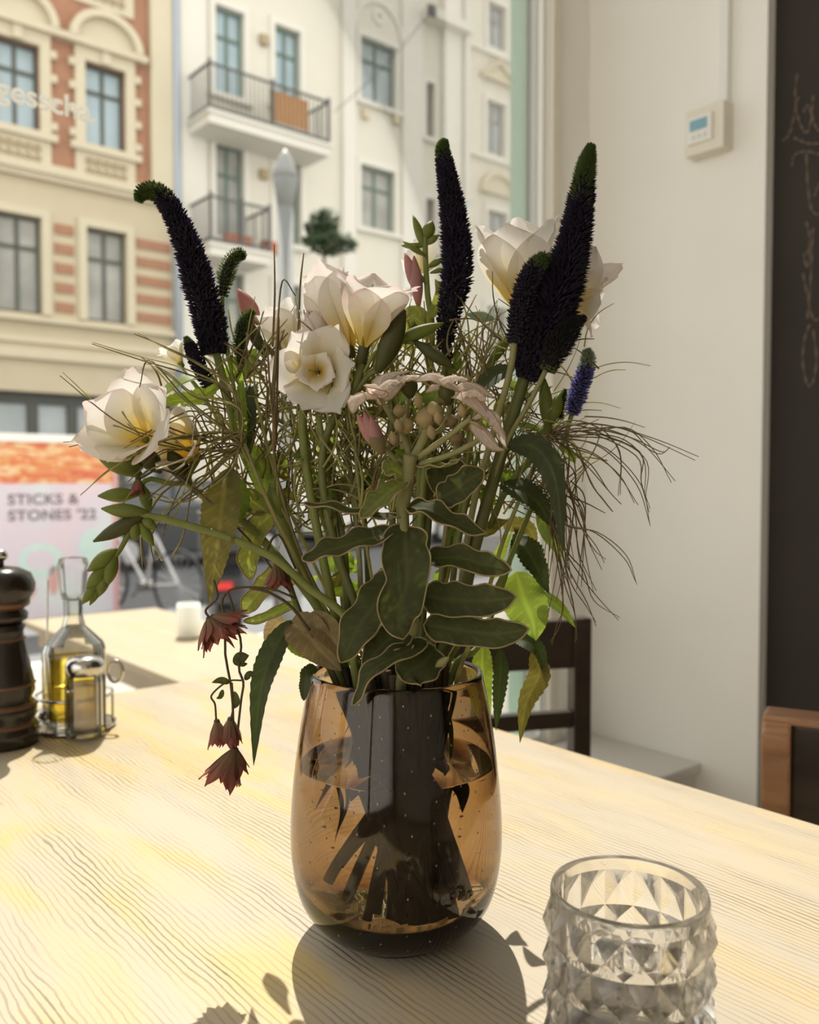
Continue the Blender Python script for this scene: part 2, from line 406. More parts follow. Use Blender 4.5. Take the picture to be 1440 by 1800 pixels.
wall_holes(0, XE - XB, zled - Z0, HB - Z0, 0.0, 0.30, ho_up + up2).build('upper_wall', 'brick_red', h1)
wall_holes(0, XE - XB, zfas1 - Z0, zled - Z0, 0.0, 0.30, ho_lo).build('lower_wall', 'stucco_tan', h1)
MB().box(0, XE - XB, 0.30, 9.0, 0, HB - Z0).build('core', 'stucco_tan', h1)
m = MB(); zl = zled - Z0
m.box(-0.1, XE - XB, -0.22, 0.0, zl - 0.12, zl + 0.02); m.box(-0.1, XE - XB, -0.14, 0.0, zl - 0.24, zl - 0.12); m.box(-0.1, XE - XB, -0.10, 0.0, zl + 0.02, zl + 0.12)
m.build('string_course', 'stucco_tan_light', h1)
m = MB(); zc = zcor - Z0
m.box(-0.1, XE - XB, -0.16, 0.0, zc - 0.10, zc); m.box(-0.1, XE - XB, -0.08, 0.0, zc - 0.55, zc - 0.42); m.box(-0.1, XE - XB, -0.24, 0.0, zfas1 - Z0 - 0.1, zfas1 - Z0 + 0.12)
m.build('sill_course', 'stucco_tan_light', h1)
MB().box(-0.1, XE - XB, -0.12, 0.3, zfas0 - Z0, zfas1 - Z0 - 0.1).build('shop_fascia', 'stucco_tan', h1)
# shop front under the fascia: dark frame with grey-blue panes
m = MB(); zs = zfas0 - Z0
m.box(0, XE - XB, 0.10, 0.25, zs - 0.25, zs); m.box(0, XE - XB, 0.10, 0.25, 0, 0.55)
px_posts = [fac(p, 720)[0] - XB for p in (-60, 60, 130, 215, 285)]
for p in px_posts: m.box(p - 0.11, p + 0.11, 0.08, 0.25, 0.55, zs - 0.25)
sf = m.build('shop_front', 'shop_dark', h1)
for p, q in zip(px_posts[:-1], px_posts[1:]):
    MB().box(p + 0.11, q - 0.11, 0.16, 0.18, 0.55, zs - 0.25).build('pane', 'pane_dim', sf)
for i, c in enumerate(cs):
    x = c - XB
    for (za, zb_), rowi in (((zup0, zup1), 0), ((zup0 + zup0 - zlo0, zup1 + zup0 - zlo0), 1)):
        za -= Z0; zb_ -= Z0
        fac_window(h1, XB, Z0, c - hw, c + hw, za + Z0, zb_ + Z0, 'pane_sky_tint', 'frame_dark')
        # stone surround with jambs, head and quoin blocks
        m = MB(); sw = 0.22
        m.box(x - hw - sw, x - hw, -0.10, 0.0, za - 0.15, zb_ + 0.28); m.box(x + hw, x + hw + sw, -0.10, 0.0, za - 0.15, zb_ + 0.28); m.box(x - hw, x + hw, -0.10, 0.0, zb_, zb_ + 0.28)
        m.box(x - 0.10, x + 0.10, -0.16, -0.10, zb_, zb_ + 0.28)
        m.build('window_surround', 'stucco_tan_light', h1)
        for k in range(4):
            zq = za + 0.10 + k * (zb_ - za) * 0.28
            for sgn in (-1, 1):
                xq = x + sgn * (hw + sw); MB().box(min(xq, xq + sgn * 0.13), max(xq, xq + sgn * 0.13), -0.12, 0.0, zq, zq + 0.16).build('quoin_block', 'stucco_tan_light', h1)
        # sill panel with scroll relief
        m = MB().box(x - hw - sw - 0.12, x + hw + sw + 0.12, -0.16, 0.0, za - 0.16, za); m.box(x - hw - sw, x + hw + sw, -0.06, 0.0, za - 0.80, za - 0.16); m.build('sill_panel', 'stucco_tan_light', h1)
        m = MB()
        for k in range(5):
            xx = x - hw * 0.85 + k * hw * 0.42
            for zz in (za - 0.36, za - 0.58):
                m.lathe([(0.045, 0), (0.085, 0.0), (0.085, 0.05), (0.045, 0.05)], 10, closed=True)
                nv = 40
                for j in range(len(m.v) - nv, len(m.v)): vx, vy, vz = m.v[j]; m.v[j] = (vx + xx, -0.05 - vz, vy + zz)
        m.build('scroll_relief', 'relief_brown', h1)
        # segmental pediment: entablature, tympanum and round archivolt
        zp = zb_ + 0.28; pw = hw + sw + 0.10; rr = pw * 0.86
        m = MB().box(x - pw - 0.16, x + pw + 0.16, -0.24, 0.0, zp, zp + 0.14)
        arc = [(x + rr * math.cos(a), zp + 0.14 + rr * 0.85 * math.sin(a)) for a in [PI * k / 14 for k in range(15)]]
        m.prism(arc, -0.10, 0.0)
        outer = [(x + (rr + 0.16) * math.cos(PI * k / 14), zp + 0.14 + (rr * 0.85 + 0.16) * math.sin(PI * k / 14)) for k in range(15)]
        for k in range(14): m.prism([arc[k], outer[k], outer[k + 1], arc[k + 1]], -0.26, 0.0)
        m.build('arched_pediment', 'stucco_tan_light', h1)
    fac_window(h1, XB, Z0, c - hw, c + hw, zlo0, zlo1, 'pane_grey', 'frame_dark')
    m = MB(); za = zlo0 - Z0; zb_ = zlo1 - Z0
    m.box(x - hw - 0.18, x - hw, -0.07, 0, za, zb_ + 0.18); m.box(x + hw, x + hw + 0.18, -0.07, 0, za, zb_ + 0.18); m.box(x - hw, x + hw, -0.07, 0, zb_, zb_ + 0.18)
    m.build('window_surround', 'stucco_tan_light', h1)
    # red bands between the windows of the lower storey
    xa = x + hw + 0.28; xb_ = x + per - hw - 0.28
    if i == len(cs) - 1: xa = fac(240, 480)[0] - XB; xb_ = XE - XB - 0.04
    for k in range(5):
        zz = za + 0.10 + k * (zb_ - za) * 0.205
        MB().box(xa, xb_, -0.035, 0.0, zz, zz + (zb_ - za) * 0.105).build('brick_band', 'brick_red', h1)
xp0 = fac(262, 150)[0] - XB
MB().box(xp0, XE - XB, -0.14, 0.0, zl + 0.12, HB - Z0).build('corner_pilaster', 'stucco_tan_light', h1)
m = MB().box(-0.2, XE - XB, -0.5, 0.4, HB - Z0, HB - Z0 + 0.4); m.prism([(-0.2, HB - Z0 + 0.4), (XE - XB, HB - Z0 + 0.4), (XE - XB, HB - Z0 + 2.6), (-0.2, HB - Z0 + 2.6)], 0.4, 4.0); m.build('roof', 'terracotta', h1)

# rain pipe on the party wall
xpipe = fac(306, 150)[0]
o = MB().tube([(0, 0, 0), (0, 0, 9), (0, 0, 19)], 0.10, 10).build('rain_pipe', 'zinc', loc=R(xpipe, RYF - 0.12, Z0), rz=PHI, smooth=True)
tag(o, 'grey zinc rain pipe between the brick house and the cream house', 'pipe')

# ---- cream stucco house
XC0 = XE; XC1 = fac(1010, 300)[0]
h2 = thing('cream_house', 'cream stucco apartment house with iron balconies', 'building', R(XC0, RYF, Z0), PHI)
wins = []   # px x0, x1, y top, y bottom, pane, frame, parts
def fw(x0, x1, yt, yb, pane, frame='frame_green', parts=4):
    xc = (x0 + x1) / 2; a = fac(x0, yt)[0]; b_ = fac(x1, yt)[0]; wins.append((a, b_, fac(xc, yb)[1], fac(xc, yt)[1], pane, frame, parts))
fw(377, 428, 16, 170, 'pane_sky_tint'); fw(482, 527, 50, 190, 'pane_sky_tint'); fw(633, 695, 74, 186, 'pane_dim'); fw(748, 763, 146, 244, 'pane_grey', 'frame_grey', 1)
fw(857, 888, 8, 90, 'pane_dim', 'frame_grey'); fw(855, 887, 180, 276, 'pane_dim', 'frame_grey')
fw(378, 428, 254, 420, 'pane_grey'); fw(484, 528, 282, 430, 'pane_grey'); fw(633, 693, 296, 406, 'pane_grey'); fw(748, 763, 350, 440, 'pane_grey', 'frame_grey', 1)
fw(856, 890, 372, 470, 'pane_dim', 'frame_grey')
for (a0, a1, b0, b1) in ((378, 428, 480, 620), (484, 528, 500, 630), (633, 693, 510, 620), (855, 890, 540, 630)): fw(a0, a1, b0, b1, 'pane_grey')
holes = [(a - XC0, b_ - XC0, z0_ - Z0, z1_ - Z0) for a, b_, z0_, z1_, *_ in wins]
wall_holes(0, XC1 - XC0, 0, 19.0, 0.0, 0.30, holes).build('front_wall', 'stucco_cream', h2)
MB().box(0, XC1 - XC0, 0.30, 9.0, 0, 19.0).build('core', 'stucco_cream', h2)
MB().box(-0.1, XC1 - XC0, -0.6, 0.4, 19.0, 19.5).build('eaves', 'stucco_cream_light', h2)
for a, b_, z0_, z1_, pn, frm, pt in wins:
    fac_window(h2, XC0, Z0, a, b_, z0_, z1_, pn, frm, parts=pt)
    x0_, x1_, c, d = a - XC0, b_ - XC0, z0_ - Z0, z1_ - Z0; m = MB()
    m.box(x0_ - 0.14, x0_, -0.06, 0, c, d + 0.16); m.box(x1_, x1_ + 0.14, -0.06, 0, c, d + 0.16); m.box(x0_, x1_, -0.06, 0, d, d + 0.16); m.box(x0_ - 0.2, x1_ + 0.2, -0.14, 0, c - 0.12, c)
    m.build('window_surround', 'stucco_cream_light', h2)
# vertical bays and string courses
for p0, p1, dd in ((316, 360, 0.10), (600, 622, 0.12), (705, 740, 0.10), (775, 806, 0.16), (808, 816, 0.28)):
    a = fac(p0, 300)[0] - XC0; b_ = fac(p1, 300)[0] - XC0; MB().box(a, b_, -dd, 0.0, 3.4, 18.5).build('pilaster', 'stucco_cream_light', h2)
for p, y in ((880, 284), (880, 100)):
    zz = fac(p, y)[1] - Z0; a = fac(820, y)[0] - XC0; MB().box(a, XC1 - XC0, -0.16, 0, zz - 0.12, zz).build('string_course', 'stucco_cream_light', h2)
zz = fac(740, 22)[1] - Z0; a = fac(738, 22)[0] - XC0; b_ = fac(812, 22)[0] - XC0; MB().box(a, b_, -0.5, 0, zz - 0.25, zz).build('string_course', 'stucco_cream_light', h2)
for p, y in ((872, 140), (872, 338)):
    xx, zz = fac(p, y); xx -= XC0; zz -= Z0; m = MB()
    if y < 200:
        m.prism([(xx - 0.62, zz), (xx + 0.62, zz), (xx, zz + 0.42)], -0.12, 0); m.prism([(xx - 0.75, zz), (xx - 0.62, zz), (xx, zz + 0.42), (xx, zz + 0.56)], -0.22, 0); m.prism([(xx + 0.62, zz), (xx + 0.75, zz), (xx, zz + 0.56), (xx, zz + 0.42)], -0.22, 0)
    else:
        arc = [(xx + 0.6 * math.cos(PI * k / 10), zz + 0.45 * math.sin(PI * k / 10)) for k in range(11)]; oa = [(xx + 0.74 * math.cos(PI * k / 10), zz + 0.60 * math.sin(PI * k / 10)) for k in range(11)]
        m.prism(arc, -0.10, 0)
        for k in range(10): m.prism([arc[k], oa[k], oa[k + 1], arc[k + 1]], -0.2, 0)
    m.box(xx - 0.75, xx + 0.75, -0.2, 0, zz - 0.12, zz); m.build('window_pediment', 'stucco_tan_light', h2)
xx, zz = fac(665, 30); m = MB(); arc = [(xx - XC0 + 0.75 * math.cos(PI * k / 12), zz - Z0 - 0.4 + 0.75 * math.sin(PI * k / 12)) for k in range(13)]; oa = [(xx - XC0 + 0.88 * math.cos(PI * k / 12), zz - Z0 - 0.4 + 0.88 * math.sin(PI * k / 12)) for k in range(13)]
for k in range(12): m.prism([arc[k], oa[k], oa[k + 1], arc[k + 1]], -0.07, 0)
m.lathe([(0.10, 0), (0.22, 0), (0.22, 0.06), (0.10, 0.06)], 14, closed=True)
for j in range(len(m.v) - 56, len(m.v)): vx, vy, vz = m.v[j]; m.v[j] = (vx + xx - XC0, -vz, vy + zz - Z0)
m.build('arch_relief', 'stucco_cream_light', h2)
for p, y in ((640, 202), (694, 212), (461, 72), (461, 308)):
    xx, zz = fac(p, y); MB().box(xx - XC0 - 0.10, xx - XC0 + 0.10, -0.14, 0, zz - Z0 - 0.12, zz - Z0 + 0.12).build('wall_block', 'relief_brown' if y in (72, 308) else 'stucco_tan_light', h2)
# balconies
def balcony(pxa, pxb, pyf, zrail, cloth=None, boxes=False):
    # the front edge of the slab: its plane stands 1.15 m before the wall
    D = 1.15; a, zz = fac(pxa, pyf, RYF - D); b_ = fac(pxb, pyf, RYF - D)[0]
    a -= XC0; b_ -= XC0; zz -= Z0
    s = MB().box(a, b_, -D, 0, zz - 0.30, zz); s.box(a - 0.05, b_ + 0.05, -D - 0.06, 0, zz - 0.08, zz); s = s.build('balcony', 'stucco_cream_light', h2)
    m = MB(); h = zrail
    for y_ in (zz + 0.08, zz + h): m.box(a, b_, -D, -D + 0.05, y_ - 0.025, y_ + 0.025); m.box(a, a + 0.05, -D, 0, y_ - 0.025, y_ + 0.025); m.box(b_ - 0.05, b_, -D, 0, y_ - 0.025, y_ + 0.025)
    for xq in (a, (a + b_) / 2, b_ - 0.05): m.box(xq, xq + 0.06, -D - 0.005, -D + 0.055, zz, zz + h + 0.1)
    m.build('rail', 'iron', s)
    m = MB(); n = int((b_ - a) / 0.12)
    for k in range(n): xq = a + (b_ - a) * (k + 0.5) / n; m.box(xq - 0.009, xq + 0.009, -D + 0.015, -D + 0.033, zz, zz + h)
    for k in range(8):
        for xq in (a + 0.02, b_ - 0.03): m.box(xq, xq + 0.018, -D * (k + 0.5) / 8, -D * (k + 0.5) / 8 + 0.018, zz, zz + h)
    q = m.build('bars', 'iron', s); q['kind'] = 'stuff'
    if cloth:
        ca = fac(cloth[0], 160, RYF - D)[0] - XC0; cb = fac(cloth[1], 160, RYF - D)[0] - XC0
        m = MB(); rows = []
        for i in range(7):
            z_ = zz + 0.18 + (h - 0.30) * i / 6; rows.append([(ca + (cb - ca) * j / 12, -D + 0.07 + 0.02 * math.sin(j * 1.3), z_) for j in range(13)])
        m.grid(rows).build('cloth_screen', 'orange_cloth', s)
    if boxes:
        for k in range(2):
            m = MB().box(a + 0.5 + k * 1.0, a + 1.15 + k * 1.0, -D + 0.1, -D + 0.32, zz + 0.05, zz + 0.32); m.build('flower_box', 'terracotta', s)
balcony(368, 580, 190, 1.05, cloth=(478, 545))
balcony(370, 476, 424, 1.05, boxes=True)

# second house further right, seen only past the frame
# cable across the street
def facpt(px, py, d):
    rx_, z_ = fac(px, py, RYF - d); return R(rx_, RYF - d, z_)
pA = facpt(588, 196, 1.2); pB = facpt(760, 16, 0.55)
pts = [pA.lerp(pB, k / 12) - Vector((0, 0, 0.18 * math.sin(PI * k / 12))) for k in range(13)]
mat('cable_black', (0.05, 0.05, 0.05), 0.7)
o = MB().tube(pts, 0.011, 5).build('overhead_cable', 'cable_black', off=pA, loc=pA); tag(o, 'thin dark cable slung from the balcony up to the cream house cornice', 'cable')
rx_, z_ = fac(757, 20, RYF - 0.5); m = MB().box(rx_ - 0.12 - XC0, rx_ + 0.12 - XC0, -0.62, -0.5, z_ - Z0 - 0.14, z_ - Z0 + 0.14); m.build('cable_anchor', 'iron', h2)

# ---- street lamp, young tree
p = at(503, 600, 7.0)
lp = thing('street_lamp', 'grey street lamp post with a pointed conical head', 'street lamp', (p.x, p.y, SW))
mat('lamp_grey', (0.20, 0.21, 0.21), 0.6); mat('lamp_light', (0.26, 0.27, 0.27), 0.6)
top = at(503, 262, 7.0).z - SW
MB().lathe([(0.11, 0), (0.11, 0.5), (0.07, 0.55), (0.062, top - 0.45)], 16).build('post', 'lamp_grey', lp, smooth=True)
MB().lathe([(0.062, top - 0.45), (0.09, top - 0.28), (0.098, top - 0.22)], 16).build('collar', 'lamp_grey', lp, smooth=True)
MB().lathe([(0.10, top - 0.22), (0.085, top - 0.15), (0.04, top - 0.05), (0.006, top)], 16).build('cap', 'lamp_light', lp, smooth=True)

def leaf_cloud(c, rx, ry, rz, n, sz, seed, squash=None):
    rnd = random.Random(seed); m = MB()
    for _ in range(n):
        while True:
            q = Vector((rnd.uniform(-1, 1), rnd.uniform(-1, 1), rnd.uniform(-1, 1)))
            if 0.2 < q.length < 1: break
        pp = Vector((c[0] + q.x * rx, c[1] + q.y * ry, c[2] + q.z * rz)); d = Vector((rnd.gauss(0, 1), rnd.gauss(0, 1), rnd.gauss(0, 0.6))).normalized(); s = d.orthogonal().normalized() * sz * 0.35
        m.add([pp - d * sz, pp + s, pp + d * sz, pp - s], [(0, 1, 2, 3)])
    return m
p = at(572, 400, 9.5)
tr = thing('young_tree', 'young dark green tree standing by the street before the cream house', 'tree', (p.x, p.y, SW))
h = p.z - SW
MB().tube([(0, 0, 0), (0.02, 0, h * 0.5), (-0.02, 0, h)], [0.04, 0.03, 0.015], 8).build('trunk', 'bark', tr, smooth=True)
cl = leaf_cloud((-0.03, 0, h + 0.02), 0.17, 0.17, 0.19, 260, 0.07, 3); cl2 = leaf_cloud((0.05, 0, h - 0.17), 0.30, 0.22, 0.11, 260, 0.07, 4); cl.add(cl2.v, cl2.f)
o = cl.build('foliage', 'foliage_dark', tr, fix=False); o['kind'] = 'stuff'
# ------------------------------------------------------------------ poster board on the sidewalk
def poster_mat():
    m, n, b, o = nt('poster_red')
    tc = node(n, 'ShaderNodeTexCoord'); nz = node(n, 'ShaderNodeTexNoise'); nz.inputs['Scale'].default_value = 4.0; nz.inputs['Detail'].default_value = 3; nz.inputs['Distortion'].default_value = 1.5
    mp = node(n, 'ShaderNodeMapping'); mp.inputs['Scale'].default_value = (1, 1, 3.0)
    r = node(n, 'ShaderNodeValToRGB'); e = r.color_ramp.elements; e[0].position = 0.38; e[0].color = (0.62, 0.13, 0.07, 1); e[1].position = 0.62; e[1].color = (0.75, 0.55, 0.33, 1)
    k = e.new(0.5); k.color = (0.70, 0.30, 0.10, 1)
    n.links.new(tc.outputs['Object'], mp.inputs[0]); n.links.new(mp.outputs[0], nz.inputs['Vector']); n.links.new(nz.outputs['Fac'], r.inputs[0]); n.links.new(r.outputs[0], b.inputs['Base Color']); b.inputs['Roughness'].default_value = 0.5
    MATS['poster_red'] = m
    m, n, b, o = nt('poster_lilac')
    tc = node(n, 'ShaderNodeTexCoord'); nz = node(n, 'ShaderNodeTexNoise'); nz.inputs['Scale'].default_value = 1.7; nz.inputs['Detail'].default_value = 1.5
    r = node(n, 'ShaderNodeValToRGB'); e = r.color_ramp.elements; e[0].position = 0.3; e[0].color = (0.62, 0.72, 0.70, 1); e[1].position = 0.7; e[1].color = (0.72, 0.58, 0.62, 1)
    k = e.new(0.5); k.color = (0.66, 0.58, 0.66, 1)
    n.links.new(tc.outputs['Object'], nz.inputs['Vector']); n.links.new(nz.outputs['Fac'], r.inputs[0]); n.links.new(r.outputs[0], b.inputs['Base Color']); b.inputs['Roughness'].default_value = 0.5
    MATS['poster_lilac'] = m
poster_mat()
mat('letter_grey', (0.20, 0.17, 0.17), 0.6); mat('pink_frame', (0.62, 0.34, 0.34), 0.5); mat('poster_teal', (0.55, 0.70, 0.66), 0.5); mat('poster_rose', (0.62, 0.36, 0.34), 0.5)
gp = ground(206, 1084, SW); prx, pry = to_room(gp)
xl = fac(-160, 900, pry)[0]
po = thing('poster_stand', 'poster stand with red top band and pale lilac panel reading STICKS & STONES', 'poster', R(prx, pry, SW), PHI)
def pz(px, py): return fac(px, py, pry)[1] - SW
def pxx(px): return fac(px, 900, pry)[0] - prx
ztop = pz(100, 764); z1_ = pz(100, 778); z2_ = pz(100, 850); zb_ = 0.06; W_ = xl - prx
MB().box(W_, 0, 0.0, 0.05, zb_, ztop).build('board', 'trim_white', po)
MB().box(W_, 0, -0.02, 0.0, z1_ + 0.0, ztop).build('top_rail', 'trim_white', po)
MB().box(W_ + 0.01, -0.03, -0.006, 0.0, z2_, z1_).build('red_band', 'poster_red', po)
MB().box(W_ + 0.01, -0.03, -0.006, 0.0, zb_, z2_).build('lilac_panel', 'poster_lilac', po)
MB().box(-0.03, 0.015, -0.02, 0.06, 0.0, ztop - 0.3).build('side_post', 'pink_frame', po)
MB().box(W_ - 0.03, W_ + 0.015, -0.02, 0.06, 0.0, ztop - 0.3).build('side_post', 'pink_frame', po)
for txt, py in (('STICKS &', 886), ('STONES \'22', 914)):
    t = text_mesh(txt, 0.15, 'letter_grey', 'lettering', 0.002, 0.0028, 1.06)
    xs = [v.co.x for v in t.data.vertices]; k = (pxx(138 if '&' in txt else 168) - pxx(13)) / (max(xs) - min(xs))
    t.parent = po; t.scale = (k, k * 0.9, 1); t.rotation_euler = (PI / 2, 0, 0); t.location = (pxx(13), -0.009, pz(70, py))
for px, py, rx_, rz_, mm in ((70, 985, 0.20, 0.16, 'poster_teal'), (70, 985, 0.13, 0.10, 'poster_lilac'), (92, 1020, 0.05, 0.14, 'poster_rose'), (30, 1040, 0.16, 0.10, 'poster_rose'), (160, 960, 0.12, 0.16, 'poster_teal')):
    n_ = 24; yy = -0.008 - (0.002 if rx_ == 0.13 else 0); m = MB(); m.prism([(pxx(px) + rx_ * math.cos(2 * PI * k / n_), pz(px, py) + rz_ * math.sin(2 * PI * k / n_)) for k in range(n_)], yy, yy + 0.002); m.build('printed_shape', mm, po)

# ------------------------------------------------------------------ vehicles
mat('car_dark', (0.035, 0.037, 0.042), 0.3, spec=0.5); mat('car_glass', (0.06, 0.07, 0.08), 0.08, spec=0.8); mat('tyre', (0.02, 0.02, 0.02), 0.8); mat('alloy', (0.45, 0.45, 0.46), 0.35, metal=0.7); mat('car_white', (0.7, 0.7, 0.69), 0.3, spec=0.5)
mat('tail_red', (0.65, 0.04, 0.04), 0.3)
def wheel(m, c, r, w, n=20):
    k = len(m.v); m.lathe([(r * 0.55, -w / 2), (r * 0.92, -w / 2), (r, -w * 0.35), (r, w * 0.35), (r * 0.92, w / 2), (r * 0.55, w / 2)], n)
    for j in range(k, len(m.v)): x, y, z = m.v[j]; m.v[j] = (c[0] + x, c[1] + z, c[2] + y)
def car(loc, rz, body, label, L=4.1):
    c = thing('parked_car', label, 'car', loc, rz)
    side = [(-L / 2, 0.35), (-L / 2, 0.78), (-L * 0.46, 0.92), (-L * 0.18, 0.98), (L * 0.34, 0.98), (L * 0.47, 0.90), (L / 2, 0.62), (L / 2, 0.32), (L * 0.42, 0.24), (-L * 0.42, 0.24)]
    MB().prism(side, -0.85, 0.85).build('body', body, c, bevel=0.05)
    cab = [(-L * 0.42, 0.95), (-L * 0.30, 1.40), (L * 0.10, 1.45), (L * 0.28, 0.97)]
    k = MB().prism(cab, -0.72, 0.72); k.build('cabin', body, c, bevel=0.04)
    for sy in (-1, 1):
        g = MB().prism([(-L * 0.37, 1.0), (-L * 0.28, 1.34), (-L * 0.11, 1.37), (-L * 0.11, 1.0)], 0.715 * sy, 0.735 * sy); g.build('side_window', 'car_glass', c)
        g = MB().prism([(-L * 0.09, 1.0), (-L * 0.09, 1.37), (L * 0.09, 1.39), (L * 0.235, 1.0)], 0.715 * sy, 0.735 * sy); g.build('side_window', 'car_glass', c)
        for x in (-L * 0.30, L * 0.31):
            m = MB(); wheel(m, (x, sy * 0.76, 0.31), 0.31, 0.20); w = m.build('wheel', 'tyre', c, smooth=False); h = MB(); wheel(h, (x, sy * 0.80, 0.31), 0.20, 0.14, 12); h.build('hub_cap', 'alloy', w)
    for sy in (-0.6, 0.6):
        MB().box(-L / 2 - 0.01, -L / 2 + 0.06, sy - 0.15, sy + 0.15, 0.62, 0.76).build('tail_light', 'tail_red', c); MB().box(L / 2 - 0.06, L / 2 + 0.01, sy - 0.18, sy + 0.18, 0.56, 0.70).build('headlight', 'trim_white', c)
    return c
g = ground(262, 1004, RD); rx, ry = to_room(g)
car(R(rx + 0.9, ry + 0.9, RD), PHI, 'car_dark', 'dark grey car parked across the street behind the poster stand')
g = ground(420, 990, RD); rx, ry = to_room(g)
car(R(rx + 4.6, ry + 2.0, RD), PHI, 'car_white', 'white car parked across the street beyond the dark grey car')

def bicycle(loc, rz, label):
    c = thing('bicycle', label, 'bicycle', loc, rz)
    def ring(x):
        pts = [(x + 0.33 * math.cos(2 * PI * k / 24), 0, 0.34 + 0.33 * math.sin(2 * PI * k / 24)) for k in range(25)]
        w = MB().tube(pts, 0.018, 6, False).build('wheel', 'tyre', c); m = MB()
        for k in range(9): a = PI * k / 9; m.bar((x - 0.33 * math.cos(a), 0, 0.34 - 0.33 * math.sin(a)), (x + 0.33 * math.cos(a), 0, 0.34 + 0.33 * math.sin(a)), 0.003, 0.003, (0, 1, 0))
        m.build('spokes', 'alloy', w)
    ring(-0.52); ring(0.52)
    bb, st, hd = (-0.08, 0, 0.30), (-0.2, 0, 0.82), (0.36, 0, 0.85); m = MB()
    for a, b_ in ((bb, st), (bb, hd), (st, hd), (bb, (-0.52, 0, 0.34)), (st, (-0.52, 0, 0.34)), ((0.33, 0, 0.95), (0.52, 0, 0.34))): m.tube([a, b_], 0.017, 8)
    m.build('frame', 'alloy', c)
    MB().tube([(0.30, -0.28, 1.02), (0.38, -0.15, 1.03), (0.34, 0, 0.98), (0.38, 0.15, 1.03), (0.30, 0.28, 1.02)], 0.012, 8).build('handlebar', 'alloy', c)
    MB().ball((-0.23, 0, 0.93), 0.13, 0.075, 0.035).build('saddle', 'tyre', c, smooth=True)
    MB().ball((0.42, 0, 0.90), 0.05, 0.05, 0.05).build('headlamp', 'alloy', c, smooth=True)
    m = MB().tube([(-0.08, -0.09, 0.30), (-0.08, 0.09, 0.30)], 0.05, 12); m.bar((-0.08, 0.07, 0.30), (0.05, 0.07, 0.19), 0.015, 0.02); m.build('crank', 'iron', c)
g = ground(248, 1082, SW); bicycle((g.x, g.y, SW), PHI + 1.9, 'grey bicycle parked beside the poster stand')

def scooter(loc, rz, label):
    c = thing('motor_scooter', label, 'scooter', loc, rz)
    for x in (-0.6, 0.6):
        m = MB(); wheel(m, (x, 0, 0.24), 0.24, 0.11); m.build('wheel', 'tyre', c)
    MB().prism([(-0.85, 0.42), (-0.80, 0.62), (-0.70, 0.72), (-0.10, 0.66), (0.0, 0.40), (0.36, 0.34), (0.42, 0.95), (0.52, 0.98), (0.60, 0.45), (0.40, 0.22), (-0.3, 0.24), (-0.55, 0.35)], -0.16, 0.16).build('body', 'car_dark', c, bevel=0.03)
    MB().box(-0.75, -0.05, -0.15, 0.15, 0.70, 0.80).build('seat', 'tyre', c, bevel=0.03)
    MB().tube([(0.42, -0.32, 1.06), (0.48, -0.12, 1.02), (0.48, 0.12, 1.02), (0.42, 0.32, 1.06)], 0.02, 8).build('handlebar', 'iron', c)
    for s in (-1, 1): MB().ball((0.45, s * 0.30, 1.20), 0.02, 0.07, 0.05).build('mirror', 'alloy', c, smooth=True)
    MB().box(-0.88, -0.80, -0.07, 0.07, 0.53, 0.59).build('tail_light', 'tail_red', c, bevel=0.01)
    MB().box(-0.98, -0.68, -0.17, 0.17, 0.82, 1.08).build('top_case', 'car_dark', c, bevel=0.03)
    MB().box(-0.99, -0.96, -0.05, 0.05, 0.91, 0.95).build('reflector', 'tail_red', c)
g = ground(470, 1125, SW); scooter((g.x - 0.3, g.y, SW), PHI + 1.0, 'dark motor scooter with red tail light parked beyond the pavement table')

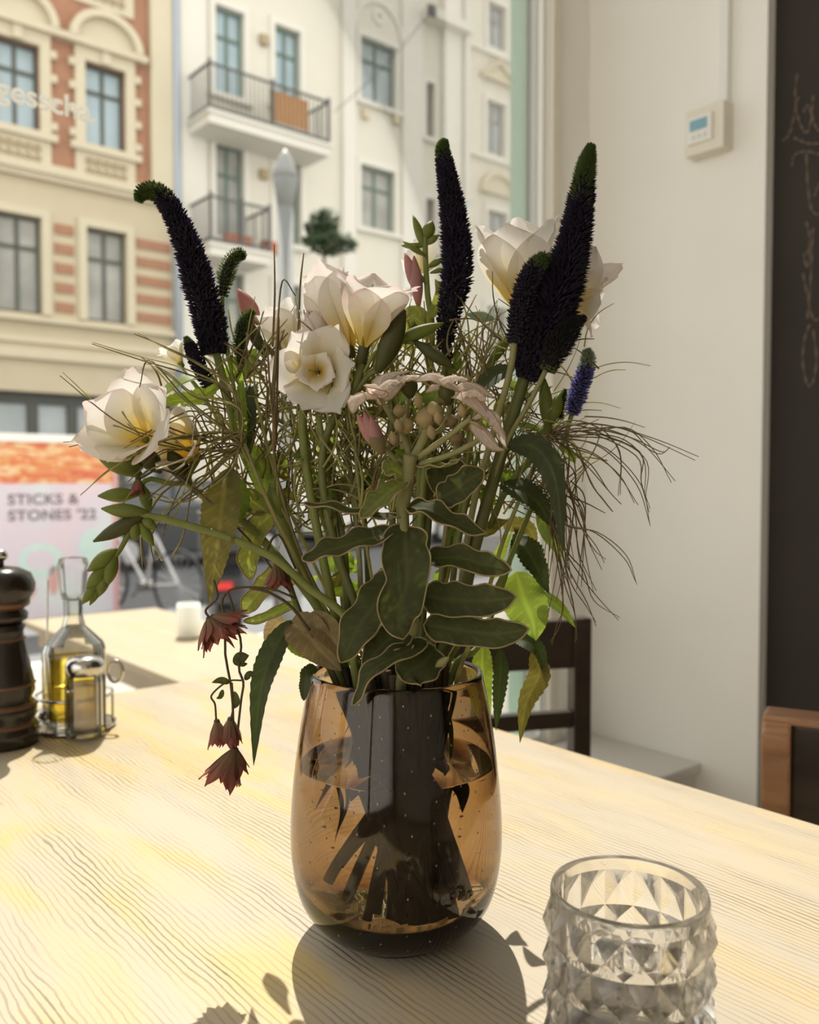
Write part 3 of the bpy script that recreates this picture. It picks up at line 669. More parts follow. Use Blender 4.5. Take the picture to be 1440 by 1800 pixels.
# ------------------------------------------------------------------ pavement table, chair, frosted candle glass
def wood_mat(name, c1, c2, c3, line, scale_line, axis, rough=0.45, linefac=0.5):
    m, n, b, o = nt(name)
    tc = node(n, 'ShaderNodeTexCoord')
    def mapping(sc):
        mp = node(n, 'ShaderNodeMapping'); mp.inputs['Scale'].default_value = sc; n.links.new(tc.outputs['Object'], mp.inputs[0]); return mp
    S = (1, 1, 1)
    st = (7, 1.6, 7) if axis == 'Y' else (1.6, 7, 7)
    nz = node(n, 'ShaderNodeTexNoise'); nz.inputs['Scale'].default_value = 2.2; nz.inputs['Detail'].default_value = 4; nz.inputs['Distortion'].default_value = 0.8
    n.links.new(mapping(st).outputs[0], nz.inputs['Vector'])
    r = node(n, 'ShaderNodeValToRGB'); e = r.color_ramp.elements; e[0].position = 0.40; e[0].color = c1 + (1,); e[1].position = 0.66; e[1].color = c3 + (1,); k = e.new(0.53); k.color = c2 + (1,)
    n.links.new(nz.outputs['Fac'], r.inputs[0])
    wv = node(n, 'ShaderNodeTexWave', wave_type='BANDS', bands_direction='X' if axis == 'Y' else 'Y', wave_profile='SIN')
    wv.inputs['Scale'].default_value = scale_line; wv.inputs['Distortion'].default_value = 9.0; wv.inputs['Detail'].default_value = 4; wv.inputs['Detail Scale'].default_value = 0.45; wv.inputs['Detail Roughness'].default_value = 0.55
    n.links.new(mapping((1, 0.35, 1) if axis == 'Y' else (0.35, 1, 1)).outputs[0], wv.inputs['Vector'])
    lr = node(n, 'ShaderNodeValToRGB'); le = lr.color_ramp.elements; le[0].position = 0.62; le[0].color = (0, 0, 0, 1); le[1].position = 0.95; le[1].color = (1, 1, 1, 1)
    n.links.new(wv.outputs['Fac'], lr.inputs[0])
    n2 = node(n, 'ShaderNodeTexNoise'); n2.inputs['Scale'].default_value = 1.0; n2.inputs['Detail'].default_value = 6
    n.links.new(mapping((90, 12, 90) if axis == 'Y' else (12, 90, 90)).outputs[0], n2.inputs['Vector'])
    n3 = node(n, 'ShaderNodeTexNoise'); n3.inputs['Scale'].default_value = 1.0; n3.inputs['Detail'].default_value = 3
    n.links.new(mapping((26, 4, 26) if axis == 'Y' else (4, 26, 26)).outputs[0], n3.inputs['Vector'])
    mr = node(n, 'ShaderNodeMapRange'); mr.inputs[1].default_value = 0.35; mr.inputs[2].default_value = 0.65; n.links.new(n3.outputs['Fac'], mr.inputs[0])
    m0 = node(n, 'ShaderNodeMath', operation='MULTIPLY'); n.links.new(lr.outputs[0], m0.inputs[0]); n.links.new(mr.outputs[0], m0.inputs[1])
    mu = node(n, 'ShaderNodeMath', operation='MULTIPLY'); n.links.new(m0.outputs[0], mu.inputs[0]); n.links.new(n2.outputs['Fac'], mu.inputs[1])
    mf = node(n, 'ShaderNodeMath', operation='MULTIPLY'); n.links.new(mu.outputs[0], mf.inputs[0]); mf.inputs[1].default_value = linefac * 2
    mx = node(n, 'ShaderNodeMix', data_type='RGBA'); n.links.new(mf.outputs[0], mx.inputs[0]); n.links.new(r.outputs[0], mx.inputs[6]); mx.inputs[7].default_value = line + (1,)
    n.links.new(mx.outputs[2], b.inputs['Base Color']); b.inputs['Roughness'].default_value = rough; b.inputs['Specular IOR Level'].default_value = 0.35
    bp = node(n, 'ShaderNodeBump'); bp.inputs['Strength'].default_value = 0.25; bp.inputs['Distance'].default_value = 0.0006; bp.invert = True
    n.links.new(mu.outputs[0], bp.inputs['Height']); n.links.new(bp.outputs[0], b.inputs['Normal'])
    MATS[name] = m
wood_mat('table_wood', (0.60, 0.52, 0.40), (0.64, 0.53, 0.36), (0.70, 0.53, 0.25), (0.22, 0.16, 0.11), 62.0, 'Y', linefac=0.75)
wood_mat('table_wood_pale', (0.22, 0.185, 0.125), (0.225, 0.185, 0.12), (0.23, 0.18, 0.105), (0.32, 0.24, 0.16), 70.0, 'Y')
wood_mat('chair_dark_wood', (0.050, 0.036, 0.026), (0.042, 0.030, 0.022), (0.060, 0.042, 0.030), (0.02, 0.015, 0.01), 60.0, 'X', 0.35)
wood_mat('chair_brown_wood', (0.42, 0.22, 0.12), (0.38, 0.20, 0.10), (0.46, 0.25, 0.13), (0.14, 0.07, 0.03), 60.0, 'X', 0.4)
def table(name, label, x0, x1, y0, y1, ztop, zfloor, m, thick=0.028):
    t = thing(name, label, 'table', R(x0, y0, zfloor), PHI); H = ztop - zfloor; w = x1 - x0; l = y1 - y0
    MB().box(0, w, 0, l, H - thick, H).build('tabletop', m, t, bevel=0.003)
    a = MB().box(0.05, w - 0.05, 0.05, 0.07, H - thick - 0.08, H - thick); a.box(0.05, w - 0.05, l - 0.07, l - 0.05, H - thick - 0.08, H - thick); a.box(0.05, 0.07, 0.07, l - 0.07, H - thick - 0.08, H - thick); a.box(w - 0.07, w - 0.05, 0.07, l - 0.07, H - thick - 0.08, H - thick)
    a.build('apron', m, t)
    for x in (0.07, w - 0.12):
        for y in (0.07, l - 0.12): MB().box(x, x + 0.05, y, y + 0.05, 0, H - thick).build('leg', m, t, bevel=0.003)
    return t
ZT2 = 0.48
k1 = to_room(ground(273, 1068, ZT2)); k2 = to_room(ground(310, 1197, ZT2))
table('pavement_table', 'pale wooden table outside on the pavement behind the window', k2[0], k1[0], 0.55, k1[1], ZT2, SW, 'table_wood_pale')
m, n, b, o = nt('frosted'); b.inputs['Base Color'].default_value = (0.80, 0.80, 0.74, 1); b.inputs['Roughness'].default_value = 0.35; b.inputs['Subsurface Weight'].default_value = 0.3; b.inputs['Subsurface Radius'].default_value = (0.02, 0.02, 0.02); MATS['frosted'] = m
g = ground(332, 1120, ZT2); s_ = g.y / F_PX
c = thing('candle_jar', 'white frosted candle jar on the pavement table', 'candle jar', (g.x, g.y, ZT2))
MB().lathe([(0.8 * 21 * s_, 0.0), (21 * s_, 4 * s_), (22 * s_, 30 * s_), (20.5 * s_, 52 * s_), (19 * s_, 60 * s_), (17.5 * s_, 60 * s_), (19 * s_, 50 * s_), (19.5 * s_, 20 * s_), (15 * s_, 12 * s_)], 28).build('jar', 'frosted', c, smooth=True)
MB().lathe([(15 * s_, 12.5 * s_), (19 * s_, 20.5 * s_), (19 * s_, 40 * s_)], 24).build('wax', 'trim_cream', c, smooth=True)
# folding chair under the pavement table, white cushion
mat('chair_red', (0.42, 0.05, 0.05), 0.5); mat('cushion', (0.62, 0.62, 0.60), 0.9)
g = ground(225, 1190, 0.20); q_ = to_room(g); g = R(min(q_[0], k2[0] - 0.26), q_[1], 0)
c = thing('folding_chair', 'red metal folding chair with a white cushion beside the pavement table', 'chair', (g.x, g.y, SW), PHI + PI)
MB().box(-0.19, 0.19, -0.19, 0.19, 0.43, 0.45).build('seat', 'chair_red', c)
MB().box(-0.18, 0.18, -0.18, 0.18, 0.45, 0.51).build('cushion', 'cushion', c, bevel=0.02)
for x in (-0.19, 0.19):
    MB().tube([(x, -0.18, 0), (x, 0.18, 0.45)], 0.012, 8).build('leg', 'chair_red', c); MB().tube([(x, 0.18, 0), (x, -0.12, 0.45), (x, -0.21, 0.68)], 0.012, 8).build('leg', 'chair_red', c)
for z in (0.56, 0.64): MB().bar((-0.19, -0.17 - (z - 0.56) * 0.35, z), (0.19, -0.17 - (z - 0.56) * 0.35, z), 0.012, 0.06).build('back_slat', 'chair_red', c)

# ------------------------------------------------------------------ inside: table and chairs
table('cafe_table', 'light wooden café table with fine grain in the sunlight', -0.86, 0.0, -1.36, 0.0, TZ, 0.0, 'table_wood')
def dark_chair():
    # back posts placed where the photograph shows them
    Y1 = 1.62; pr = at(1019, 1085, Y1); s = Y1 / F_PX; ztop = pr.z
    yaw = math.radians(14)
    c = thing('ladder_back_chair', 'dark brown ladder-back wooden chair beside the wall bench', 'chair', (pr.x, pr.y, 0), yaw)
    pw = 0.034; W = 0.38
    m = MB().box(-pw / 2, pw / 2, -pw / 2, pw / 2, 0, ztop); m.build('leg', 'chair_dark_wood', c, bevel=0.003)
    m = MB().box(-W - pw / 2, -W + pw / 2, -pw / 2, pw / 2, 0, ztop); m.build('leg', 'chair_dark_wood', c, bevel=0.003)
    for yt, yb in ((1088, 1172), (1247, 1276)):
        zt = at(1000, yt, Y1).z; zb = at(1000, yb, Y1).z
        MB().box(-W + pw / 2, -pw / 2, -0.011, 0.011, zb, zt).build('back_rail', 'chair_dark_wood', c, bevel=0.003)
    MB().box(-W - 0.02, 0.02, 0.02, 0.42, 0.43, 0.46).build('seat', 'chair_dark_wood', c, bevel=0.006)
    for x in (-W, 0): MB().box(x - pw / 2, x + pw / 2, 0.38, 0.38 + pw, 0, 0.43).build('leg', 'chair_dark_wood', c, bevel=0.003)
    for z in (0.18,):
        MB().box(-W, 0, 0.385, 0.405, z, z + 0.03).build('stretcher', 'chair_dark_wood', c); MB().box(-0.01, 0.01, pw / 2, 0.38, z + 0.06, z + 0.09).build('stretcher', 'chair_dark_wood', c); MB().box(-W - 0.01, -W + 0.01, pw / 2, 0.38, z + 0.06, z + 0.09).build('stretcher', 'chair_dark_wood', c)
dark_chair()
def brown_chair():
    Y1 = 1.02; p = at(1338, 1268, Y1); zt = p.z
    c = thing('panel_back_chair', 'brown wooden chair with a dark panelled back against the table side', 'chair', (p.x, p.y, 0), math.radians(-28))
    # local x: along the back away from the post, local y: away from the camera
    side = 0.055
    for x in (0.0, 0.40):
        m = MB(); pts = [(x, 0, zt), (x + 0.002, 0, zt - 0.012), (x, 0, zt)]
        prof = [(0.0, zt - 0.015), (0.012, zt), (side, zt), (side, 0.50), (side + 0.01, 0.44), (side + 0.05, 0.0), (side + 0.02, 0.0), (0.03, 0.44), (0.022, 0.55)]
        k = MB().prism(prof, 0, 0.032)       # x,z polygon pushed along y
        k.v = [(x + vy, vx, vz) for vx, vy, vz in k.v]; k.build('back_post', 'chair_brown_wood', c, bevel=0.004)
    MB().box(0.032, 0.40, 0.016, 0.046, 0.56, zt - 0.004).build('back_panel', 'chair_dark_wood', c, bevel=0.004)
    MB().box(0.0, 0.432, 0.010, 0.058, zt - 0.004, zt + 0.006).build('top_rail', 'chair_brown_wood', c, bevel=0.004)
    MB().box(-0.01, 0.44, 0.05, 0.46, 0.43, 0.455).build('seat', 'chair_brown_wood', c, bevel=0.006)
    for x in (0.0, 0.40): MB().box(x, x + 0.032, 0.42, 0.45, 0, 0.43).build('leg', 'chair_brown_wood', c, bevel=0.003)
brown_chair()

# ------------------------------------------------------------------ pepper mill
mat('mill_black', (0.022, 0.016, 0.013), 0.22, spec=0.5, var=0.3); mat('mill_brown', (0.13, 0.060, 0.030), 0.3, spec=0.5, var=0.3, scale=40); mat('steel', (0.62, 0.60, 0.57), 0.18, metal=1.0, var=0.03)
g = ground(6, 1308, TZ); s_ = g.y / F_PX
c = thing('pepper_mill', 'dark turned wood pepper mill with steel knob on the table', 'pepper mill', (g.x, g.y, TZ))
def zpx(py): return at(6, py, g.y).z - TZ
def prof(rows): return [(r * s_, zpx(y)) for r, y in rows]
MB().lathe([(50 * s_, 0)] + prof([(58, 1305), (59, 1280), (50, 1268), (56, 1258), (57, 1240), (48, 1228), (54, 1215), (52, 1195), (47, 1170), (40, 1140), (36, 1110), (40, 1100), (34, 1095)]), 36).build('body', 'mill_black', c, smooth=True)
for a, b_, r in ((1279, 1264, 54), (1246, 1232, 56), (1208, 1196, 53), (1126, 1118, 39)):
    MB().lathe([(r * s_ * 0.9, zpx(a)), (r * s_ * 1.05, zpx((a + b_) / 2)), (r * s_ * 0.9, zpx(b_))], 36).build('ring', 'mill_brown', c, smooth=True)
MB().lathe(prof([(34, 1094), (44, 1088), (44, 1078), (36, 1070), (46, 1058), (56, 1040), (57, 1026), (50, 1008), (30, 998), (10, 995)]), 36).build('head', 'mill_black', c, smooth=True)
MB().lathe(prof([(36, 1071), (47, 1064), (48, 1056)]), 36).build('ring', 'mill_brown', c, smooth=True)
MB().lathe(prof([(6, 995), (6, 986), (12, 982), (13, 974), (9, 968), (3, 966)]), 20).build('knob', 'steel', c, smooth=True)

# ------------------------------------------------------------------ oil bottle, salt shaker, cruet stand
thin_glass('clear_glass', (0.98, 0.985, 0.97), 0.9, 1.45, 0.02)
thin_glass('oil', (0.97, 0.86, 0.32), 0.4, 1.3)
m, n, b, o = nt('salt'); b.inputs['Base Color'].default_value = (0.92, 0.80, 0.70, 1); b.inputs['Roughness'].default_value = 0.9
tr_ = node(n, 'ShaderNodeBsdfTransparent'); tr_.inputs[0].default_value = (0.95, 0.86, 0.76, 1); mx_ = node(n, 'ShaderNodeMixShader'); mx_.inputs[0].default_value = 0.5
n.links.new(b.outputs[0], mx_.inputs[1]); n.links.new(tr_.outputs[0], mx_.inputs[2]); n.links.new(mx_.outputs[0], o.inputs[0]); MATS['salt'] = m
g = ground(132, 1278, TZ); s_ = g.y / F_PX
def zq(py): return at(132, py, g.y).z - TZ
ob = thing('oil_bottle', 'glass oil bottle with stopper and yellow oil in the cruet stand', 'bottle', (g.x, g.y, TZ + 0.006))
pr = [(48, 1278), (54, 1272), (54, 1150), (50, 1138), (34, 1122), (20, 1108), (16, 1090), (17, 1062), (21, 1058)]
MB().lathe([(r * s_, zq(y)) for r, y in pr] + [((r - 3) * s_, zq(y)) for r, y in reversed(pr[2:])] + [(48 * s_, zq(1268))], 12).build('bottle', 'clear_glass', ob, smooth=False)
MB().lathe([(46 * s_, zq(1266)), (49.5 * s_, zq(1262)), (49.5 * s_, zq(1163))], 24).build('oil_fill', 'oil', ob, smooth=True)
MB().lathe([(12 * s_, zq(1088)), (14 * s_, zq(1060)), (22 * s_, zq(1052)), (27 * s_, zq(1000)), (24 * s_, zq(990)), (18 * s_, zq(988))], 10).build('stopper', 'clear_glass', ob, smooth=False)
gs = ground(151, 1296, TZ); ss = gs.y / F_PX
def zs_(py): return at(151, py, gs.y).z - TZ
sh = thing('salt_shaker', 'small faceted glass salt shaker with steel cap beside the oil bottle', 'salt shaker', (gs.x, gs.y, TZ + 0.004))
MB().lathe([(32 * ss, 0.0), (36 * ss, 0.004), (36 * ss, zs_(1200)), (32 * ss, zs_(1186)), (28 * ss, zs_(1186)), (31 * ss, zs_(1202)), (31 * ss, 0.012), (26 * ss, 0.009)], 10).build('jar', 'clear_glass', sh)
MB().lathe([(26 * ss, 0.013), (29 * ss, 0.016), (29 * ss, zs_(1206))], 20).build('salt_fill', 'salt', sh, smooth=True)
MB().lathe([(33 * ss, zs_(1190)), (33 * ss, zs_(1172)), (30 * ss, zs_(1164)), (16 * ss, zs_(1158)), (4 * ss, zs_(1157))], 28).build('cap', 'steel', sh, smooth=True)
cs_ = thing('cruet_stand', 'low steel cruet stand carrying the oil bottle and shakers', 'cruet stand', (g.x, g.y, TZ))
ang = PHI
m = MB().lathe([(60 * s_, 0.0), (68 * s_, 0.001), (70 * s_, 0.006), (66 * s_, 0.004), (40 * s_, 0.004)], 36); m.build('tray', 'steel', cs_, smooth=True)
ring = [(64 * s_ * math.cos(2 * PI * k / 32), 64 * s_ * math.sin(2 * PI * k / 32), 0.045) for k in range(33)]
MB().tube(ring, 0.0022, 6, False).build('rail', 'steel', cs_, smooth=True)
for k in range(4): a = 2 * PI * k / 4 + 0.4; MB().tube([(64 * s_ * math.cos(a), 64 * s_ * math.sin(a), 0.003), (64 * s_ * math.cos(a), 64 * s_ * math.sin(a), 0.045)], 0.002, 6).build('post', 'steel', cs_)
hx = 62 * s_; MB().tube([(hx + 0.008 + 0.010 * math.cos(2 * PI * k / 20), 0, 0.075 + 0.014 * math.sin(2 * PI * k / 20)) for k in range(21)], 0.0025, 6, False).build('handle_ring', 'steel', cs_, smooth=True)
MB().tube([(-60 * s_, 0.02, 0.004), (-58 * s_, 0.02, 0.12), (-56 * s_, 0.02, 0.195)], 0.0013, 6).build('handle_rod', 'steel', cs_)
gq = ground(82, 1284, TZ); sq = gq.y / F_PX
pp = thing('pepper_pot', 'low silver domed pot between the pepper mill and the oil bottle', 'pot', (gq.x, gq.y, TZ))
MB().lathe([(15 * sq, 0), (18 * sq, 0.003), (18 * sq, 0.014), (16 * sq, 0.016)], 20).build('pot', 'clear_glass', pp, smooth=True)
MB().lathe([(18.5 * sq, 0.0165), (18.5 * sq, 0.022), (13 * sq, 0.029), (4 * sq, 0.032)], 20).build('lid', 'steel', pp, smooth=True)

# ------------------------------------------------------------------ faceted candle glass in front
GY = 0.49
gc = at(1106, 1560, GY); rg = 149 * GY / F_PX * 0.965; zr = gc.z - TZ
m_ = solid_glass('pressed_glass', 1.47, 0.0, clear=0.15)
cg = thing('candle_glass', 'clear pressed glass tumbler with pyramid studs on the table', 'glass', (gc.x, gc.y, TZ))
NC, NR, NS = 16, 4, 4
mg = MB(); top_band = 0.009; hcell = (zr - top_band - 0.004) / NR
def P(a, r, z): return (r * math.cos(a), r * math.sin(a), z)
rb = rg * 0.965; ra = rg * 1.065
for j in range(NR):
    z0_, z1_ = 0.004 + j * hcell, 0.004 + (j + 1) * hcell
    for i in range(NC):
        an = [2 * PI * (i + s / NS) / NC for s in range(NS + 1)]; am = 2 * PI * (i + 0.5) / NC
        loop = [P(a, rb, z0_) for a in an] + [P(a, rb, z1_) for a in reversed(an)]; k = len(loop)
        mg.add(loop + [P(am, ra, (z0_ + z1_) / 2)], [(q, (q + 1) % k, k) for q in range(k)])
N2 = NC * NS
def ringv(r, z): return [P(2 * PI * i / N2, r, z) for i in range(N2)]
inner_r = rg * 0.90
loops = [ringv(rb, zr - top_band), ringv(rb * 1.005, zr - 0.003), ringv(rb * 0.985, zr), ringv(inner_r * 1.02, zr), ringv(inner_r, zr - 0.003), ringv(inner_r * 0.97, 0.016), ringv(inner_r * 0.7, 0.012), ringv(0.0005, 0.012)]
# the inner wall is smooth: use a finer ring there by welding through a subdivided strip
k0 = len(mg.v); vs_ = [p for l in loops for p in l]; fs_ = []
for l in range(len(loops) - 1):
    for i in range(N2): i2 = (i + 1) % N2; fs_.append((l * N2 + i, l * N2 + i2, (l + 1) * N2 + i2, (l + 1) * N2 + i))
mg.add(vs_, fs_)
btm = ringv(rb, 0.004) + ringv(rb * 0.93, 0.0005) + ringv(0.0005, 0.0005)
fs_ = []
for l in range(2):
    for i in range(N2): i2 = (i + 1) % N2; fs_.append((l * N2 + i, (l + 1) * N2 + i, (l + 1) * N2 + i2, l * N2 + i2))
mg.add(btm, fs_)
o = mg.build('studded_wall', 'pressed_glass', cg, rz=0.09)
bm = bmesh.new(); bm.from_mesh(o.data); bmesh.ops.remove_doubles(bm, verts=bm.verts, dist=0.00005); bmesh.ops.recalc_face_normals(bm, faces=bm.faces); bm.to_mesh(o.data); bm.free()
for p in o.data.polygons:
    c_ = p.center; p.use_smooth = (math.hypot(c_.x, c_.y) < inner_r * 1.01) or c_.z > zr - top_band
# ------------------------------------------------------------------ vase with water
VX = at(697, 1500, YV).x
VB = Vector((VX, YV, TZ))
solid_glass('amber_glass', 1.48, 0.0, absorb=(0.60, 0.42, 0.12), dens=390.0)
solid_glass('water', 1.33, 0.0)
solid_glass('foot_glass', 1.48, 0.06, clear=0.3)
mat('bubble', (0.55, 0.42, 0.28), 0.05, spec=0.9)
vase = thing('flower_vase', 'brown amber glass vase with seeded bubbles holding the flowers', 'vase', VB)
outer = [(0.0, 0.0052), (0.036, 0.0052), (0.044, 0.0054), (0.051, 0.0082), (0.060, 0.015), (0.068, 0.026), (0.073, 0.040), (0.0762, 0.060), (0.0768, 0.078), (0.0758, 0.100), (0.0735, 0.124), (0.070, 0.150), (0.0655, 0.175), (0.0622, 0.192)]
inner = [(0.0604, 0.1925), (0.0590, 0.190), (0.0628, 0.174), (0.0672, 0.149), (0.0706, 0.123), (0.0728, 0.099), (0.0738, 0.078), (0.0732, 0.061), (0.0698, 0.042), (0.063, 0.029), (0.050, 0.0215), (0.030, 0.0185), (0.0, 0.018)]
def fine(prof, n):
    q = cr([(r, z, 0) for r, z in prof], n); return [(max(p.x, 0.0002), p.y) for p in q]
o = MB().lathe(fine(outer, 52) + fine(inner, 48), 96).build('glass_body', 'amber_glass', vase, smooth=True)
MB().lathe([(0.0002, 0.0), (0.034, 0.0), (0.0405, 0.0012), (0.0435, 0.0035), (0.0437, 0.0051), (0.0002, 0.0051)], 72).build('clear_foot', 'foot_glass', vase, smooth=False)
WL = 0.127
wprof = [(0.0, 0.0186), (0.030, 0.0191), (0.050, 0.0222), (0.0625, 0.0297), (0.0692, 0.0425), (0.0726, 0.061), (0.0732, 0.078), (0.0722, 0.099), (0.0700, 0.1235), (0.0696, WL + 0.0006), (0.0670, WL)]
wt = MB().lathe(fine(wprof, 40) + [(0.03, WL), (0.0002, WL)], 72).build('water', 'water', smooth=True, loc=VB)
tag(wt, 'clear water standing inside the amber vase', 'water')
rnd = random.Random(11); m = MB()
for i in range(26):
    for j in range(13):
        z = 0.012 + i * 0.0068; a = 2 * PI * (j + 0.5 * (i % 2)) / 13 + PI + rnd.uniform(-0.04, 0.04) - PI
        r = None
        for (r0, z0_), (r1, z1_) in zip(outer[1:-1], outer[2:]):
            if z0_ <= z <= z1_: r = r0 + (r1 - r0) * (z - z0_) / (z1_ - z0_)
        if r is None: continue
        a = a * 0.5 - PI * 0.75 - PI * 0.0
        a = -PI + (2 * PI * ((j + 0.5 * (i % 2)) / 13)) + rnd.uniform(-0.04, 0.04)
        m.ball(((r - 0.0004) * math.cos(a), (r - 0.0004) * math.sin(a), z), 0.00062, 0.00062, 0.0009, 6, 4)
o = m.build('seed_bubbles', 'bubble', vase, smooth=True); o['kind'] = 'stuff'

# ------------------------------------------------------------------ plant materials
leafmat('stem_green', (0.24, 0.26, 0.075), (0.36, 0.42, 0.09), 0.3, 0.5)
leafmat('stem_dark', (0.14, 0.145, 0.045), (0.12, 0.14, 0.04), 0.15, 0.5)
leafmat('stem_pale', (0.30, 0.28, 0.12), (0.35, 0.34, 0.12), 0.2, 0.6)
leafmat('leaf_serrated', (0.055, 0.085, 0.025), (0.32, 0.46, 0.045), 0.38, 0.5, scale=45, var=0.35, veins=True)
leafmat('leaf_dark', (0.042, 0.050, 0.017), (0.07, 0.11, 0.02), 0.2, 0.5, scale=45, var=0.35, veins=True)
leafmat('leaf_bright', (0.12, 0.18, 0.035), (0.40, 0.54, 0.07), 0.45, 0.45, veins=True)
leafmat('leaf_old', (0.11, 0.10, 0.025), (0.30, 0.26, 0.05), 0.35, 0.6, scale=90, var=0.45, veins=True)
leafmat('stem_glass_shade', (0.030, 0.022, 0.012), (0.03, 0.02, 0.01), 0.1, 0.5)  # darkening by the amber glass put into the stem colour
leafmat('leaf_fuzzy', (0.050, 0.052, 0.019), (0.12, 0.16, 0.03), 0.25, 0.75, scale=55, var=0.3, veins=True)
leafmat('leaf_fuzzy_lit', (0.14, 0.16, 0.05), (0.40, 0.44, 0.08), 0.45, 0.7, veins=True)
leafmat('fuzz', (0.46, 0.36, 0.19), (0.60, 0.50, 0.26), 0.4, 0.9)
leafmat('papery', (0.24, 0.18, 0.09), (0.34, 0.25, 0.11), 0.35, 0.8, scale=80, var=0.35, veins=True)
leafmat('grass_dry', (0.20, 0.145, 0.07), (0.30, 0.23, 0.10), 0.3, 0.6, scale=40, var=0.6)
leafmat('grass_green', (0.40, 0.37, 0.16), (0.58, 0.55, 0.20), 0.5, 0.5, scale=40, var=0.5)
leafmat('spike_violet', (0.020, 0.014, 0.026), (0.030, 0.018, 0.060), 0.25, 0.6, scale=120, var=0.7)
leafmat('spike_black', (0.014, 0.012, 0.011), (0.016, 0.012, 0.016), 0.10, 0.7)
leafmat('spike_green', (0.060, 0.085, 0.022), (0.22, 0.32, 0.06), 0.3, 0.6)
leafmat('spike_blue', (0.13, 0.13, 0.34), (0.22, 0.20, 0.55), 0.35, 0.6, scale=120, var=0.6)
leafmat('spike_pale', (0.40, 0.46, 0.36), (0.45, 0.55, 0.40), 0.35, 0.6)
leafmat('petal', (1, 1, 1), (1, 1, 1), 0.52, 0.55, attr=True, spec=0.2)
leafmat('bract', (1, 1, 1), (1, 1, 1), 0.35, 0.65, attr=True, spec=0.2)
leafmat('bud_green', (0.17, 0.20, 0.04), (0.34, 0.38, 0.06), 0.3, 0.5)
leafmat('calyx_dark', (0.075, 0.075, 0.022), (0.14, 0.14, 0.03), 0.2, 0.5)
leafmat('bud_pink', (0.50, 0.26, 0.24), (0.65, 0.34, 0.30), 0.4, 0.6)
leafmat('petal_fuzzy', (0.62, 0.52, 0.49), (0.80, 0.66, 0.60), 0.5, 0.8, veins=True)
leafmat('stem_brown', (0.10, 0.065, 0.035), (0.14, 0.09, 0.04), 0.15, 0.6)

def neck(ax, ay):    return VB + Vector((ax, ay, 0.190))
def foot(ax, ay):    return VB + Vector((ax, ay, 0.030))
def vpt(q): return vp(*q) if len(q) == 3 else vp(q[0], q[1], 0.0)
S = YV / F_PX
def stem(root, pts, nk, r0, r1=None, m='stem_green', name='stem', n=28, inside=True):
    """stem from its top through pixel points down the vase mouth to the bottom"""
    r1 = r1 or r0; q = [vpt(p) for p in pts]
    if inside: q += [neck(nk[0] * 0.92, nk[1] * 0.92), VB + Vector((nk[0] * 0.55 + 0.004, nk[1] * 0.5, 0.125)), root.location.copy()]
    return MB().tube(cr(q, n), lerps([r0, r1], n), 8).build(name, m, root, off=root.location, smooth=True)
def leafgeo(path, W, nrm=(0, -1, 0.3), fold=0.18, serr=0.0, wave=0.0, n=45, c=5, prof=None, teeth=3, twist=0.0, wl=3.0):
    q = cr(path, n); N = Vector(nrm).normalized(); rows = []; edge = []
    for i, p in enumerate(q):
        t = i / n; T = (q[min(i + 1, n)] - q[max(i - 1, 0)]).normalized(); NN = N.copy()
        if twist: NN.rotate(Matrix.Rotation(twist * t, 3, T))
        sd = T.cross(NN)
        if sd.length < 0.05: sd = T.orthogonal()
        sd.normalize(); up = sd.cross(T)
        w = W / 2 * (prof(t) if prof else max(0.02, (math.sin(PI * min(1, t ** 0.72)) ** 0.85)))
        if serr: w *= 1 - serr * ((i % teeth) / teeth)
        row = []
        for j in range(-c, c + 1):
            s = j / c; row.append(p + sd * (s * w) + up * (abs(s) * w * fold * 1.0 + wave * W * math.sin(t * wl * 2 * PI + (1.2 if s > 0 else 0)) * s * s))
        rows.append(row); edge.append((row[0], row[-1]))
    return rows, [e[0] for e in edge] + [e[1] for e in reversed(edge)]
def leaf(root, pts, W, m='leaf_serrated', name='leaf', fuzz=0.0, **kw):
    rows, edge = leafgeo([vpt(p) for p in pts], W * S, **kw)
    n_ = len(rows) - 1; c_ = len(rows[0]) // 2; cs = []
    for i in range(n_ + 1):
        for j in range(-c_, c_ + 1):
            s = abs(j / c_); t = i / n_; f = 1.45 if j == 0 else (1.28 if ((t * 9 - s * 1.1) % 1.0) < 0.16 else 1.0); cs.append((f, f, f * 0.95))
    o = MB().grid(rows, cs).build(name, m, root, off=root.location, smooth=True, fix=False)
    if fuzz:
        MB().tube(edge, fuzz, 5, False).build('fuzzy_edge', 'fuzz', o, off=root.location, smooth=True)
    n = len(rows) - 1; mid = [r[len(r) // 2] for r in rows]
    return o
OBL = lambda t: max(0.03, (min(1.0, t / 0.16) ** 0.55) * (1 - 0.30 * max(0, t - 0.35)) * (max(0.0, 1 - ((t - 0.70) / 0.30) ** 1.9) ** 0.75 if t > 0.70 else 1.0) * (1 + 0.07 * math.sin(t * 21)))

